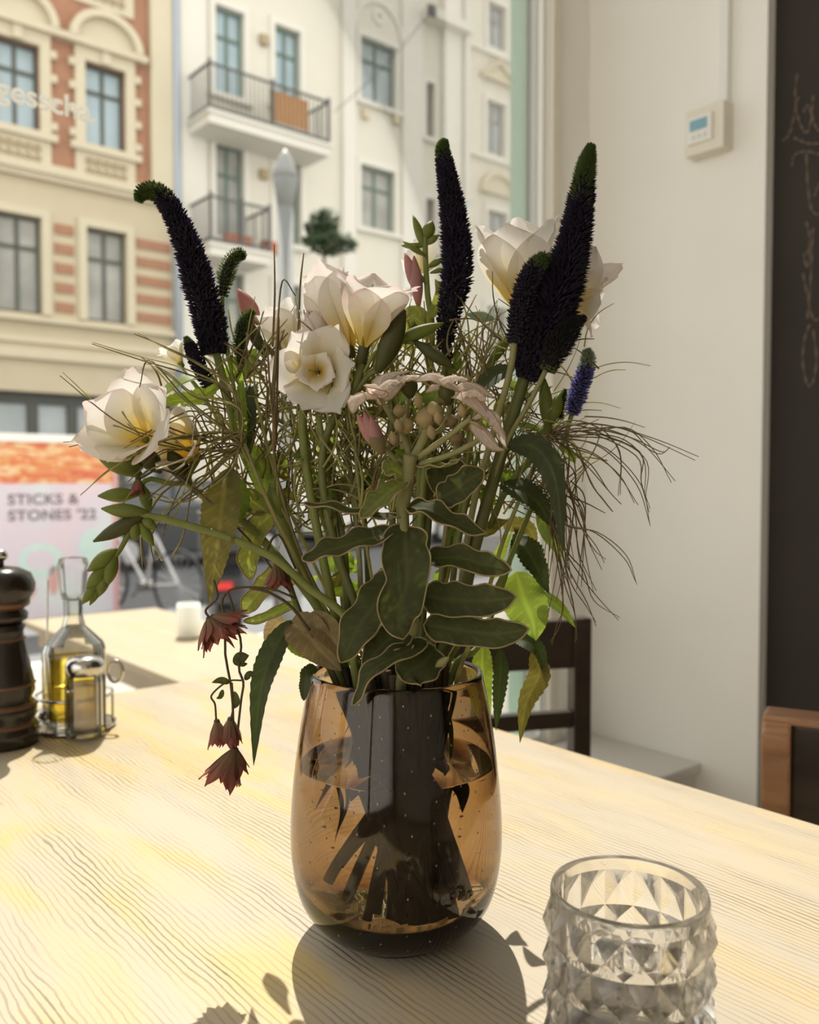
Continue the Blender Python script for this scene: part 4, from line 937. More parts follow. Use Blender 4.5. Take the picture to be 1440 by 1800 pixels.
def spike(root, pts, widths, m1='spike_violet', m2='spike_green', tip=0.72, dens=1.0, seed=1, loose=0.0, m0='spike_black', bristle=1.0):
    """veronica flower spike: core, spiral of pointed florets, green buds towards the tip"""
    rnd = random.Random(seed); n = 40; q = cr([vpt(p) for p in pts], n); w = [x * S for x in lerps(widths, n)]
    core = MB().tube(q, [0.60 * x / 2 for x in w], 10).build('spike_core', m0, root, off=root.location, smooth=True)
    L = sum((q[i + 1] - q[i]).length for i in range(n)); A = MB(); B = MB()
    z = 0.0; k = 0; t = 0.0
    while t < 1.0:
        i = min(int(t * n), n - 1); f = t * n - i; p = q[i].lerp(q[i + 1], f); ww = w[i] * (1 - f) + w[i + 1] * f
        T = (q[i + 1] - q[i]).normalized(); e1 = T.orthogonal().normalized(); e2 = T.cross(e1)
        size = max(0.0013, 0.0033 * (1 - 0.62 * t)) * (1.0 if t < tip else 0.85)
        ring = max(6, int(2 * PI * ww * 0.40 / (size * 0.72))); 
        for j in range(ring):
            a = 2 * PI * (j + 0.5 * (k % 2)) / ring + rnd.uniform(-0.12, 0.12)
            if loose and t < loose and rnd.random() < 0.35: continue
            d = e1 * math.cos(a) + e2 * math.sin(a); out = (d * 0.95 + T * 0.40 + Vector((rnd.uniform(-.2, .2), rnd.uniform(-.2, .2), rnd.uniform(-.2, .2)))).normalized()
            b0 = p + d * ww * 0.27; sd = T.cross(d).normalized(); up = sd.cross(out)
            ln = (ww * 0.5 - ww * 0.27) * rnd.uniform(0.8, 1.35) * 1.12; hw_ = size * rnd.uniform(0.40, 0.58)
            tip_ = b0 + out * ln; md = b0 + out * ln * 0.55
            g = A if t < tip - 0.06 + rnd.uniform(0, 0.12) else B
            if g is A:
                g.add([b0, md + sd * hw_ - up * hw_ * 0.3, tip_, md - sd * hw_ - up * hw_ * 0.3, md + up * hw_ * 0.7], [(0, 1, 4), (1, 2, 4), (2, 3, 4), (3, 0, 4)])
            else:
                g.add([b0, md + sd * hw_ * 0.7, tip_ + out * size * 0.25 * bristle, md - sd * hw_ * 0.7, md + up * hw_ * 0.5], [(0, 1, 4), (1, 2, 4), (2, 3, 4), (3, 0, 4)])
        t += size * 0.62 / L / dens; k += 1
    if A.v: o = A.build('florets', m1, root, off=root.location, fix=False); o['kind'] = 'stuff'
    if B.v: o = B.build('tip_buds', m2, root, off=root.location, fix=False); o['kind'] = 'stuff'

WHITE = Vector((0.86, 0.83, 0.78)); PINK = Vector((0.84, 0.60, 0.62)); YEL = Vector((0.86, 0.66, 0.13)); CREAM = Vector((0.86, 0.78, 0.52))
def petal(parent, root, base, ax, e1, e2, th, L, Rm, Wd, flare=1.9, recurve=0.25, cup=0.25, pink=0.5, yel=0.34, r0=0.004, pointy=0.6, m='petal', name='petal', cols=None, seed=0, n=16, c=4, hl=1.0, t0=0.0):
    rnd = random.Random(seed); rad = e1 * math.cos(th) + e2 * math.sin(th); tan = e2 * math.cos(th) - e1 * math.sin(th); rows = []; cs = []
    ph = rnd.uniform(0, 6); fr = rnd.uniform(1.5, 2.6)
    for i in range(n + 1):
        t = t0 + (1 - t0) * i / n * (0.975 if pointy <= 0.6 else 1.0)
        h = L * hl * (t - recurve * max(0, t - 0.55) ** 2 * 1.6); r = r0 + (Rm - r0) * t ** flare
        w = Wd / 2 * (0.22 + 0.78 * math.sin(PI * min(1.0, 0.5 * (t / 0.62))) ** 1.4 if t < 0.62 else max(0.0, 1 - ((t - 0.62) / 0.38) ** (2.9 - pointy)) ** (0.72 + 0.4 * max(0.0, pointy - 0.6))) 
        w = max(w, Wd * 0.012)
        for j in range(-c, c + 1):
            s = j / c; ruf = 0.05 * Wd * math.sin(fr * s * 2 + ph + t * 5) * t
            rows_p = base + ax * (h - cup * 0.25 * Wd * s * s * t) + rad * (r - cup * s * s * w * 0.9 + ruf) + tan * (s * w)
            rows.append(rows_p)
            if cols is None:
                y = max(0.0, 1 - t / yel) if yel > 0 else 0; col = WHITE.lerp(CREAM, max(0, min(1, 1.35 - 1.9 * t))).lerp(YEL, min(1, y * 1.1))
                e = max(0, abs(s) - 0.72) / 0.28 * (t > 0.45); tp = max(0, (t - 0.80) / 0.20); col = col.lerp(PINK, pink * max(e * 0.75, tp * 0.9))
                vein = 0.04 * math.cos(s * 22); col = col * (1 - max(0, vein))
            else:
                col = cols[0].lerp(cols[1], t) * (0.75 + 0.35 * abs(math.cos(s * 7)))
            cs.append((col.x, col.y, col.z))
    mb = MB(); nn = 2 * c + 1
    mb.grid([rows[i * nn:(i + 1) * nn] for i in range(n + 1)], cs)
    return mb.build(name, m, parent, off=root.location, smooth=True, fix=False)
def freesia(root, base, mouth, R_px, n=6, recurve=0.25, pink=0.5, yel=0.34, flare=1.9, inner=0, cal=26, calw=11, seed=0, spin=0.0, wid=1.0, closed=1.0, longer=1.18, calm='calyx_dark'):
    b = vpt(base); mth = vpt(mouth); ax = (mth - b); L = ax.length; ax.normalize(); e1 = ax.cross(Vector((0.1, -1, 0.2))).normalized(); e2 = ax.cross(e1); rnd = random.Random(seed)
    cb = b - ax * cal * S * 0.75
    ca = MB().tube([cb, cb.lerp(b, 0.3), b + ax * cal * S * 0.35], [calw * S * 0.22, calw * S * 0.5, calw * S * 0.52], 10).build('blossom', calm, root, off=root.location, smooth=True)
    Rm = R_px * S
    for k in range(n):
        o_ = 0.0 if k % 2 else 1.0
        petal(ca, root, b, ax, e1, e2, spin + 2 * PI * k / n + rnd.uniform(-.12, .12), L * longer * rnd.uniform(0.94, 1.06), Rm * (1.0 if o_ else 0.86) * closed * rnd.uniform(0.9, 1.1), Rm * 1.15 * wid * rnd.uniform(0.92, 1.1), flare, recurve * (1 if o_ else 0.6), 0.35, pink, yel, calw * S * 0.42, seed=seed * 31 + k)
    for k in range(inner):
        petal(ca, root, b + ax * L * 0.1, ax, e1, e2, spin + 0.4 + 2 * PI * k / inner + rnd.uniform(-.3, .3), L * 0.82, Rm * 0.45, Rm * 0.62, 1.3, 0.5, 0.5, 0.2, 0.75, calw * S * 0.3, seed=seed * 77 + k)
    st = MB()
    for k in range(3):
        a = 2 * PI * k / 3 + 0.5; d = e1 * math.cos(a) + e2 * math.sin(a); st.tube([b + ax * L * 0.2, b + ax * L * 0.8 + d * Rm * 0.10, b + ax * L * 0.98 + d * Rm * 0.16], [0.0004, 0.0004, 0.0008], 5)
    st.build('stamens', 'spike_pale', ca, off=root.location)
    return ca
def bud(root, a, b, w, m='bud_green', name='bud'):
    p, q = vpt(a), vpt(b); pts = [p.lerp(q, k / 8) for k in range(9)]; mb = MB()
    mb.tube(pts, [w * S / 2 * x for x in (0.30, 0.55, 0.80, 0.97, 1.0, 0.92, 0.74, 0.45, 0.12)], 10); mb.c = [(1, 1, 1) if k % 5 else (1.2, 1.2, 1.2) for k in range(len(mb.v))]
    return mb.build(name, m, root, off=root.location, smooth=True)
def plant(name, label, cat, nk, group=None):
    h = math.sin(nk[0] * 977 + nk[1] * 613) * 0.5; a_ = math.atan2(nk[1], nk[0]) + PI * (0.75 + h)
    return thing(name, label, cat, foot(0.012 + 0.015 * math.cos(a_), -0.018 + 0.016 * math.sin(a_)), 0.0, group)

# ------------------------------------------------------------------ veronica
nk = (-0.030, 0.018)
v = plant('veronica_stem', 'dark violet veronica spike whose tip bends over above the brick house', 'flower', nk)
spike(v, [(377, 622, .03), (370, 575, .03), (350, 500, .03), (330, 432, .03), (303, 370, .03), (275, 337, .03), (250, 338, .03), (244, 354, .03)], [52, 62, 62, 52, 42, 34, 28, 14], seed=1, tip=0.66)
stem(v, [(378, 612, .03), (396, 680, .03), (425, 790, .03), (480, 900, .03), (560, 1060, .025)], nk, .0030, .0042)
spike(v, [(391, 520, .035), (397, 485, .035), (409, 455, .035), (424, 446, .035), (427, 456, .035)], [22, 34, 28, 22, 8], m1='spike_green', seed=2, tip=0.1)
MB().tube(cr([vp(391, 522, .035), vp(393, 570, .035), vp(405, 640, .03), vp(418, 740, .03)], 14), .0016, 6).build('side_stem', 'stem_green', v, off=v.location, smooth=True)
spike(v, [(366, 678, .015), (348, 640, .015), (335, 610, .015), (326, 592, .015)], [24, 32, 24, 8], seed=3, tip=0.75)
spike(v, [(424, 640, .04), (422, 600, .04), (430, 565, .04), (446, 546, .04)], [22, 28, 26, 14], m1='spike_green', seed=4, tip=0.3)
leaf(v, [(378, 662, .03), (330, 668, .02), (290, 690, .01), (268, 712, .0)], 40, 'leaf_bright', serr=.25, nrm=(-.1, -.5, .9))
leaf(v, [(390, 672, .03), (345, 700, .02), (305, 705, .01), (272, 716, .0)], 38, 'leaf_bright', serr=.25, nrm=(.2, -.8, .5))
leaf(v, [(395, 668, .04), (428, 640, .04), (452, 612, .05)], 46, 'leaf_bright', serr=.25, nrm=(.4, -.6, .4))
leaf(v, [(428, 800, .03), (424, 740, .02), (424, 690, .01), (426, 655, .0)], 26, 'leaf_bright', serr=.3)
leaf(v, [(440, 790, .03), (432, 745, .03), (440, 690, .04), (452, 672, .05)], 52, 'leaf_dark', serr=.25, nrm=(-.3, -1, 0))
leaf(v, [(418, 785, .03), (455, 810, .03), (465, 850, .02), (452, 880, .01)], 60, 'leaf_bright', serr=.2, nrm=(.2, -.6, .6))
leaf(v, [(402, 822, .01), (392, 880, -.01), (382, 960, -.02), (369, 1062, -.02)], 78, 'leaf_old', serr=.16, nrm=(-.25, -1, .1), fold=.12, teeth=2, n=44)
leaf(v, [(405, 830, .01), (418, 870, .0), (412, 905, .0), (395, 925, .0)], 46, 'leaf_serrated', serr=.2, nrm=(.5, -.8, .2))

nk = (0.010, 0.020)
v = plant('veronica_stem', 'dark veronica spike standing upright before the cream house', 'flower', nk)
spike(v, [(786, 640, .03), (783, 600, .03), (790, 550, .03), (803, 485, .03), (802, 420, .03), (793, 350, .03), (784, 300, .03), (778, 262, .03), (783, 246, .03)], [16, 34, 48, 60, 56, 46, 36, 26, 12], seed=5, tip=0.82, loose=0.28)
stem(v, [(786, 636, .03), (776, 680, .03), (766, 760, .03), (750, 900, .025), (735, 1060, .02)], nk, .0024, .0034, 'stem_dark')
leaf(v, [(778, 662, .03), (805, 640, .035), (798, 600, .04)], 16, 'leaf_serrated')

nk = (0.030, 0.012)
v = plant('veronica_stem', 'tall thick dark veronica spike in front of the pale pier with two side spikes', 'flower', nk)
spike(v, [(925, 668, .0), (938, 630, .0), (962, 570, .0), (986, 505, .0), (1008, 430, .0), (1022, 350, .0), (1031, 290, .0), (1040, 254, .0)], [40, 74, 88, 80, 62, 46, 34, 14], seed=6, tip=0.74)
stem(v, [(922, 664, .0), (905, 720, .0), (872, 830, .0), (835, 960, .0), (805, 1090, .0)], nk, .0044, .0046, 'stem_dark')
spike(v, [(906, 604, -.01), (914, 560, -.01), (924, 510, -.01), (938, 474, -.01), (956, 456, -.01), (964, 464, -.01)], [30, 46, 44, 36, 28, 12], m1='spike_violet', seed=7, tip=0.62)
MB().tube(cr([vp(905, 600, -.01), vp(895, 660, -.01), vp(862, 780, -.008), vp(830, 900, -.004), vp(806, 1060, .0)], 18), .0024, 8).build('side_stem', 'stem_pale', v, off=v.location, smooth=True)
spike(v, [(962, 652, -.012), (978, 614, -.012), (1000, 580, -.012), (1030, 556, -.012)], [28, 50, 40, 10], m1='spike_green', seed=8, tip=0.05, bristle=2.0, m2='spike_black')
MB().tube(cr([vp(960, 650, -.012), vp(930, 710, -.01), vp(890, 780, -.005), vp(850, 900, .0)], 14), .0018, 8).build('side_stem', 'stem_pale', v, off=v.location, smooth=True)
leaf(v, [(905, 648, .0), (875, 658, .0), (845, 680, .0), (826, 694, .0)], 44, 'leaf_dark', serr=.2, nrm=(-.2, -.7, .6))
leaf(v, [(892, 782, -.005), (945, 790, -.015), (978, 850, -.02), (990, 972, -.02)], 50, 'leaf_dark', serr=.2, nrm=(-.5, -1, .2), fold=.3, n=40)
leaf(v, [(880, 850, .0), (920, 865, -.01), (950, 890, -.01), (968, 925, -.01)], 60, 'leaf_dark', serr=.25, nrm=(-.1, -.6, .7))

nk = (0.040, 0.022)
v = plant('veronica_stem', 'short blue violet veronica spike against the white wall', 'flower', nk)
spike(v, [(1006, 728, .04), (1014, 700, .04), (1026, 662, .04), (1034, 632, .04), (1030, 614, .04)], [26, 38, 36, 30, 16], m1='spike_blue', m2='spike_pale', seed=9, tip=0.60, m0='spike_violet')
spike(v, [(984, 735, .035), (988, 706, .035), (994, 684, .035)], [16, 20, 8], m1='spike_green', seed=10, tip=0.1)
stem(v, [(1006, 726, .04), (985, 790, .04), (940, 880, .035), (870, 1040, .025)], nk, .0018, .0024)
leaf(v, [(985, 785, .04), (1000, 800, .03), (1012, 815, .02)], 24, 'leaf_bright')
leaf(v, [(950, 870, .03), (958, 920, .02), (975, 955, .015), (992, 982, .01)], 30, 'leaf_bright', nrm=(-.5, -.8, .3))

# ------------------------------------------------------------------ freesias
nk = (-0.020, -0.020); GF = 'freesias in the vase'
f = plant('freesia_stem', 'cream freesia blossom facing into the room below the paired blossoms', 'flower', nk)
freesia(f, (560, 655, .012), (553, 650, -.012), 80, recurve=.6, pink=.35, yel=.45, flare=0.9, inner=5, cal=16, seed=1, spin=.55, longer=1.1, wid=.92)
stem(f, [(560, 662, .014), (540, 690, .018), (532, 760, .016), (548, 880, .01), (580, 1040, .0), (610, 1150, -.01)], nk, .0032, .0036)
freesia(f, (556, 640, .02), (548, 545, .012), 40, n=4, recurve=-.1, pink=.9, yel=.3, cal=18, seed=2, spin=.2, longer=1.0, wid=.95, closed=.55)

nk = (-0.008, -0.008)
f = plant('freesia_stem', 'pair of white freesia blossoms with yellow throats opening upwards in the middle', 'flower', nk)
freesia(f, (615, 612, .016), (578, 510, .03), 66, recurve=.05, pink=.35, yel=.42, seed=3, spin=.3, cal=26, calw=14, wid=1.3, closed=.72, flare=2.2, longer=1.3)
freesia(f, (641, 608, .0), (666, 500, -.012), 80, recurve=.30, pink=.75, yel=.40, seed=4, spin=.85, cal=60, calw=20, wid=1.15, flare=2.4, longer=1.22)
stem(f, [(638, 640, .002), (620, 690, .004), (582, 745, .008), (566, 830, .008), (590, 960, .004), (640, 1100, -.002)], nk, .0030, .0034, 'stem_dark')
bud(f, (664, 655, -.004), (712, 545, -.006), 40, 'calyx_dark'); 
MB().tube(cr([vp(625, 690, .004), vp(648, 660, .0), vp(668, 650, -.003)], 8), .0020, 8).build('side_stem', 'stem_dark', f, off=f.location, smooth=True)
bud(f, (690, 602, .004), (780, 568, .006), 24, 'bud_green'); bud(f, (728, 600, .004), (800, 648, .004), 24, 'calyx_dark')
MB().tube(cr([vp(640, 655, .0), vp(664, 615, .003), vp(700, 602, .004), vp(740, 604, .004)], 8), .0014, 6).build('side_stem', 'stem_green', f, off=f.location, smooth=True)

nk = (0.022, 0.030)
f = plant('freesia_stem', 'large white freesia blossom partly behind the tall veronica spike', 'flower', nk)
freesia(f, (916, 548, .045), (910, 440, .035), 92, recurve=.10, pink=.10, yel=.50, seed=5, spin=.15, cal=24, wid=1.2, longer=1.55, closed=.9, flare=1.35, calm='bud_green')
freesia(f, (986, 562, .05), (1040, 462, .05), 66, recurve=.3, pink=.6, yel=.45, seed=6, spin=.4, cal=20, wid=.95, longer=1.2, flare=1.2, calm='bud_green')
freesia(f, (1000, 530, .05), (1052, 540, .045), 62, n=5, recurve=.5, pink=.35, yel=.7, seed=16, spin=.1, cal=10, wid=.8, longer=1.3, flare=1.0, calm='bud_green')
stem(f, [(918, 556, .045), (890, 600, .045), (858, 650, .04), (835, 720, .035), (810, 860, .03), (770, 1050, .02)], nk, .0026, .0032)
bud(f, (905, 578, .044), (850, 655, .04), 20); bud(f, (868, 560, .05), (820, 552, .05), 22, 'spike_pale')
bud(f, (965, 760, .02), (955, 660, .02), 26); bud(f, (968, 745, .018), (985, 690, .02), 26); bud(f, (945, 790, .02), (968, 740, .02), 30)
MB().tube(cr([vp(955, 765, .02), vp(930, 810, .022), vp(890, 860, .024), vp(860, 930, .024)], 8), .0026, 8).build('side_stem', 'stem_green', f, off=f.location, smooth=True)

nk = (-0.040, 0.006)
f = plant('freesia_stem', 'white and yellow freesia pair leaning out over the poster stand', 'flower', nk)
freesia(f, (258, 775, .012), (212, 738, -.022), 100, recurve=.35, pink=.55, yel=.42, seed=7, spin=.5, cal=20, wid=1.0, longer=1.2, flare=1.05, calm='bud_green')
freesia(f, (345, 800, .016), (300, 775, -.004), 72, recurve=.2, pink=.1, yel=.85, seed=8, spin=.2, cal=16, wid=.95, longer=1.2, flare=1.2, calm='bud_green')
stem(f, [(350, 800, .012), (330, 845, .01), (370, 880, .01), (430, 920, .008), (480, 970, .006), (560, 1070, .0)], nk, .0030, .0038)
bud(f, (248, 836, .0), (164, 790, -.006), 36); bud(f, (250, 822, .0), (192, 800, -.01), 34); bud(f, (285, 830, .002), (240, 785, -.004), 34, 'calyx_dark'); bud(f, (330, 848, .006), (296, 790, .0), 34, 'calyx_dark')
bud(f, (245, 868, -.004), (172, 872, -.008), 26); bud(f, (262, 900, -.006), (250, 850, -.008), 22)
MB().tube(cr([vp(335, 848, .008), vp(300, 850, .004), vp(262, 842, .0), vp(240, 862, -.004)], 8), .0020, 8).build('side_stem', 'stem_green', f, off=f.location, smooth=True)

nk = (-0.030, -0.024)
f = plant('freesia_stem', 'green freesia bud spray drooping towards the oil bottle', 'flower', nk)
stem(f, [(205, 902, -.02), (250, 905, -.02), (310, 918, -.02), (400, 945, -.02), (480, 980, -.022), (545, 1035, -.024), (610, 1090, -.026)], nk, .0026, .0034, n=34)
bud(f, (262, 902, -.02), (178, 894, -.022), 26); bud(f, (256, 906, -.02), (164, 952, -.022), 27, 'calyx_dark')
bud(f, (240, 915, -.02), (236, 952, -.022), 20); bud(f, (250, 912, -.02), (276, 930, -.022), 18); bud(f, (246, 918, -.02), (270, 960, -.022), 18)
MB().tube(cr([vp(240, 908, -.02), vp(215, 960, -.02), vp(188, 1000, -.021), vp(160, 1055, -.022)], 12), lerps([.0022, .0012], 12), 8).build('side_stem', 'bud_green', f, off=f.location, smooth=True)
for a, b_, w in (((206, 965, -.02), (154, 1004, -.022), 26), ((204, 975, -.02), (184, 1034, -.02), 24), ((188, 995, -.02), (152, 1036, -.022), 24), ((190, 1005, -.02), (172, 1050, -.02), 20), ((175, 1022, -.02), (144, 1062, -.022), 18), ((178, 1025, -.02), (158, 1064, -.02), 14)):
    bud(f, a, b_, w)

nk = (-0.014, 0.034)
f = plant('freesia_stem', 'pale freesia petals half hidden behind the cream blossom on the far side', 'flower', nk)
freesia(f, (520, 625, .05), (488, 560, .055), 52, recurve=.2, pink=.3, yel=.2, seed=9, spin=.3, cal=18, wid=1.1, longer=1.3, calm='bud_green')
bud(f, (468, 628, .05), (425, 548, .05), 24, 'calyx_dark'); bud(f, (455, 570, .055), (418, 508, .055), 34, 'bud_pink')
MB().tube(cr([vp(512, 640, .05), vp(480, 620, .05), vp(462, 600, .05)], 8), .0022, 8).build('side_stem', 'stem_green', f, off=f.location, smooth=True)
stem(f, [(520, 640, .05), (530, 720, .045), (560, 880, .035), (620, 1060, .03)], nk, .0026, .003)
freesia(f, (318, 640, .06), (300, 612, .06), 34, n=5, recurve=.3, pink=.1, yel=.2, seed=19, spin=.3, cal=10, wid=1.0, longer=1.3, calm='bud_green')
MB().tube(cr([vp(320, 645, .06), vp(400, 760, .055), vp(500, 900, .045)], 10), .0014, 6).build('side_stem', 'stem_green', f, off=f.location, smooth=True)

# white stock with green buds at the back
nk = (0.002, 0.040)
f = plant('stock_stem', 'white stock stem with green buds at the back before the cream house', 'flower', nk)
stem(f, [(748, 400, .075), (748, 450, .075), (752, 520, .07), (760, 600, .065), (740, 800, .055), (720, 1040, .04)], nk, .0022, .003)
for a, b_, w in (((748, 440, .075), (726, 378, .08), 18), ((748, 420, .075), (760, 388, .075), 26), ((746, 432, .075), (706, 432, .08), 14), ((750, 430, .075), (772, 412, .075), 14), ((748, 450, .07), (708, 424, .07), 12), ((752, 470, .07), (782, 452, .07), 14), ((750, 500, .07), (726, 470, .07), 10), ((756, 480, .07), (790, 470, .07), 10)): bud(f, a, b_, w)
for a, b_ in (((738, 520, .072), (712, 445, .072)), ((736, 540, .07), (728, 450, .07))): bud(f, a, b_, 26, 'bud_pink')
for k, (px, py, d) in enumerate(((715, 420, .095), (760, 400, .095), (700, 470, .09), (780, 440, .09), (735, 460, .10))):
    b = vp(740, 480, .09); t_ = vp(px, py, d); ax = (t_ - b).normalized(); e1 = ax.orthogonal().normalized(); e2 = ax.cross(e1)
    petal(f, f, b, ax, e1, e2, k * 1.3, (t_ - b).length * 1.1, 0.008, 0.022, 1.5, .3, .3, 0.0, 0.0, .003, seed=90 + k)
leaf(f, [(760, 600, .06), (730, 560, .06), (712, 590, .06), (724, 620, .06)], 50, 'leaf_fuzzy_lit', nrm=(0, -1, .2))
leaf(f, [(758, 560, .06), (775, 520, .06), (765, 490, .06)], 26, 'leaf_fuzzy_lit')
# ------------------------------------------------------------------ fuzzy-leaved star flower in front
nk = (0.004, -0.044)
x = plant('star_flower_stem', 'fuzzy star flower stem with long rimmed leaves hanging before the vase mouth', 'flower', nk)
D = -.055
stem(x, [(722, 800, D - .005), (716, 850, D), (708, 905, D), (716, 1000, D + .002), (728, 1090, D + .006)], nk, .0048, .0034, 'stem_pale')
def br(pts, r0, r1, m='stem_pale'): return MB().tube(cr([vp(*p) for p in pts], 10), lerps([r0, r1], 10), 8).build('branch', m, x, off=x.location, smooth=True)
br([(722, 812, D), (712, 770, D), (690, 735, D - .01), (668, 700, D - .015)], .0024, .0016)
br([(724, 812, D), (745, 770, D - .005), (752, 740, D - .01), (750, 715, D - .012)], .0034, .0022)
br([(724, 812, D), (770, 780, D - .01), (800, 758, D - .015), (828, 735, D - .02)], .0024, .0016)
br([(728, 820, D), (790, 800, D - .012), (830, 780, D - .02), (856, 765, D - .02)], .0022, .0016)
br([(712, 826, D), (688, 800, D - .01), (670, 780, D - .015), (655, 755, D - .02)], .0018, .0014)
br([(735, 770, D), (775, 755, D), (790, 720, D - .005), (786, 695, D - .005)], .0018, .0014)
br([(712, 770, D), (716, 730, D), (718, 700, D)], .0016, .0013)
for q in ((628, 728), (640, 724), (652, 732)): bud(x, (668, 792, D - .018), (q[0], q[1], D - .022 - (q[0] - 640) * .0002), 22, 'bud_pink')
bud(x, (674, 798, D - .018), (652, 752, D - .022), 26, 'papery', 'calyx')
for px, py, w in ((700, 722, 22), (712, 748, 26), (746, 735, 34), (760, 722, 30), (780, 700, 24), (800, 768, 26), (820, 745, 24), (792, 740, 22)):
    bud(x, (px + 4, py + w * .55, D - .01), (px, py - w * .55, D - .012), w, 'fuzz' if px < 765 else 'papery')
for a, b_, w in (((722, 700, D - .008), (715, 655, D - .01), 30), ((790, 712, D - .012), (780, 668, D - .014), 28)): bud(x, a, b_, w, 'calyx_dark', 'calyx')
# star petals: arching ribbons that droop from the top of each branch
for pts, w in (([(672, 712, D - .016), (655, 690, D - .022), (632, 694, D - .028), (616, 722, D - .03)], 38), ([(676, 706, D - .014), (690, 672, D - .012), (720, 660, D - .008), (752, 668, D - .004)], 34), ([(672, 705, D - .012), (668, 668, D - .006), (690, 655, D), (724, 652, D + .004)], 26),
               ([(668, 700, D - .02), (662, 676, D - .03), (640, 678, D - .036)], 34), ([(726, 668, D - .012), (760, 656, D - .014), (792, 672, D - .016), (812, 690, D - .016)], 34), ([(788, 690, D - .008), (815, 672, D - .012), (842, 680, D - .016), (868, 700, D - .02)], 36),
               ([(790, 692, D - .01), (820, 690, D - .02), (846, 712, D - .026), (862, 742, D - .028)], 36), ([(830, 736, D - .02), (852, 720, D - .024), (870, 735, D - .028), (876, 760, D - .03)], 32), ([(828, 740, D - .024), (848, 756, D - .03), (870, 782, D - .034), (888, 792, D - .034)], 28), ([(786, 694, D - .006), (770, 676, D - .012), (748, 690, D - .016)], 26), ([(854, 765, D - .02), (842, 745, D - .026), (824, 740, D - .03)], 26), ([(800, 700, D - .006), (832, 676, D - .0), (872, 700, D + .004)], 24)):
    leaf(x, pts, w, 'petal_fuzzy', 'petal', nrm=(0, -.5, 1), fold=-.35, n=14, fuzz=.0004)
for pts, w in (([(640, 690, D - .03), (624, 700, D - .036), (620, 728, D - .038)], 26), ([(700, 676, D - .016), (712, 660, D - .022), (740, 662, D - .026)], 30), ([(812, 690, D - .02), (836, 686, D - .028), (858, 706, D - .032)], 30), ([(770, 668, D - .02), (796, 660, D - .024), (826, 668, D - .026)], 28), ([(858, 735, D - .028), (876, 745, D - .03), (892, 790, D - .03)], 22), ([(655, 690, D - .026), (682, 668, D - .03), (706, 672, D - .032)], 32)):
    leaf(x, pts, w, 'petal_fuzzy', 'petal', nrm=(.1, -.6, 1), fold=-.5, wave=.08, n=14, c=3, fuzz=.0003)
for px, py in ((690, 770), (735, 705), (770, 735), (812, 722), (845, 752), (758, 760), (700, 748)): bud(x, (px + 3, py + 12, D - .016), (px - 2, py - 12, D - .02), 15, 'fuzz')
FZ = .00055
def fl(pts, w, m='leaf_fuzzy', **kw):
    kw.setdefault('prof', OBL); kw.setdefault('wave', .09); return leaf(x, pts, w, m, 'leaf', fuzz=FZ, n=30, **kw)
fl([(716, 925, D), (712, 960, D - .01), (716, 1020, D - .018), (700, 1080, D - .02), (710, 1122, D - .02)], 72, nrm=(0, -1, .15), fold=.2)
fl([(694, 935, D), (640, 950, D - .006), (580, 968, D - .012), (532, 985, D - .016)], 46, nrm=(-.1, -.6, .8), fold=.3)
fl([(745, 985, D + .005), (800, 980, D), (850, 992, D - .005), (899, 1002, D - .01)], 42, nrm=(.1, -.6, .8), fold=.3, twist=.9)
fl([(700, 1005, D + .004), (668, 1050, D - .004), (632, 1100, D - .01), (600, 1164, D - .014)], 62, nrm=(-.2, -1, .3), fold=.12)
fl([(742, 1046, D + .004), (790, 1054, D - .002), (850, 1056, D - .008), (908, 1050, D - .014)], 56, nrm=(.1, -1, .35), fold=.1)
fl([(746, 1098, D + .006), (800, 1106, D), (870, 1114, D - .006), (930, 1106, D - .012)], 50, nrm=(.1, -1, .35), fold=.1)
fl([(708, 912, D), (650, 908, D - .006), (590, 895, D - .010), (534, 886, D - .012)], 30, nrm=(0, -.35, 1), fold=.35)
fl([(716, 892, D), (752, 896, D - .008), (800, 920, D - .014), (856, 940, D - .018)], 44, nrm=(.2, -.6, .8), fold=.25)
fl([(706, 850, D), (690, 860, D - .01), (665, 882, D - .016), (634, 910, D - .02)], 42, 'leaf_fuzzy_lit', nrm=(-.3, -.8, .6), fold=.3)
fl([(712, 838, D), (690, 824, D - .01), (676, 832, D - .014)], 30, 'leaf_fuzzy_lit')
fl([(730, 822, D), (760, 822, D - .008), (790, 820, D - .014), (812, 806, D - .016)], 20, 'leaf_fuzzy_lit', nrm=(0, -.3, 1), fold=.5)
fl([(770, 878, D + .004), (800, 862, D), (826, 842, D - .004), (852, 828, D - .006)], 46, nrm=(.2, -.9, .4))
fl([(760, 862, D + .02), (790, 840, D + .02), (812, 810, D + .02)], 70, nrm=(0, -1, .1))
fl([(750, 1128, D + .006), (705, 1150, D - .008), (655, 1180, D - .016), (622, 1240, D - .018)], 36, nrm=(-.2, -.8, .6), fold=.3, twist=.5)
fl([(724, 1110, D + .006), (690, 1120, D), (662, 1145, D - .004), (640, 1175, D - .006)], 44, nrm=(-.2, -1, .3))
fl([(765, 1140, D + .01), (745, 1165, D), (720, 1180, D - .006), (706, 1195, D - .008)], 60, nrm=(0, -1, .2))
bud(x, (766, 1172, D), (790, 1155, D - .006), 14, 'stem_pale')

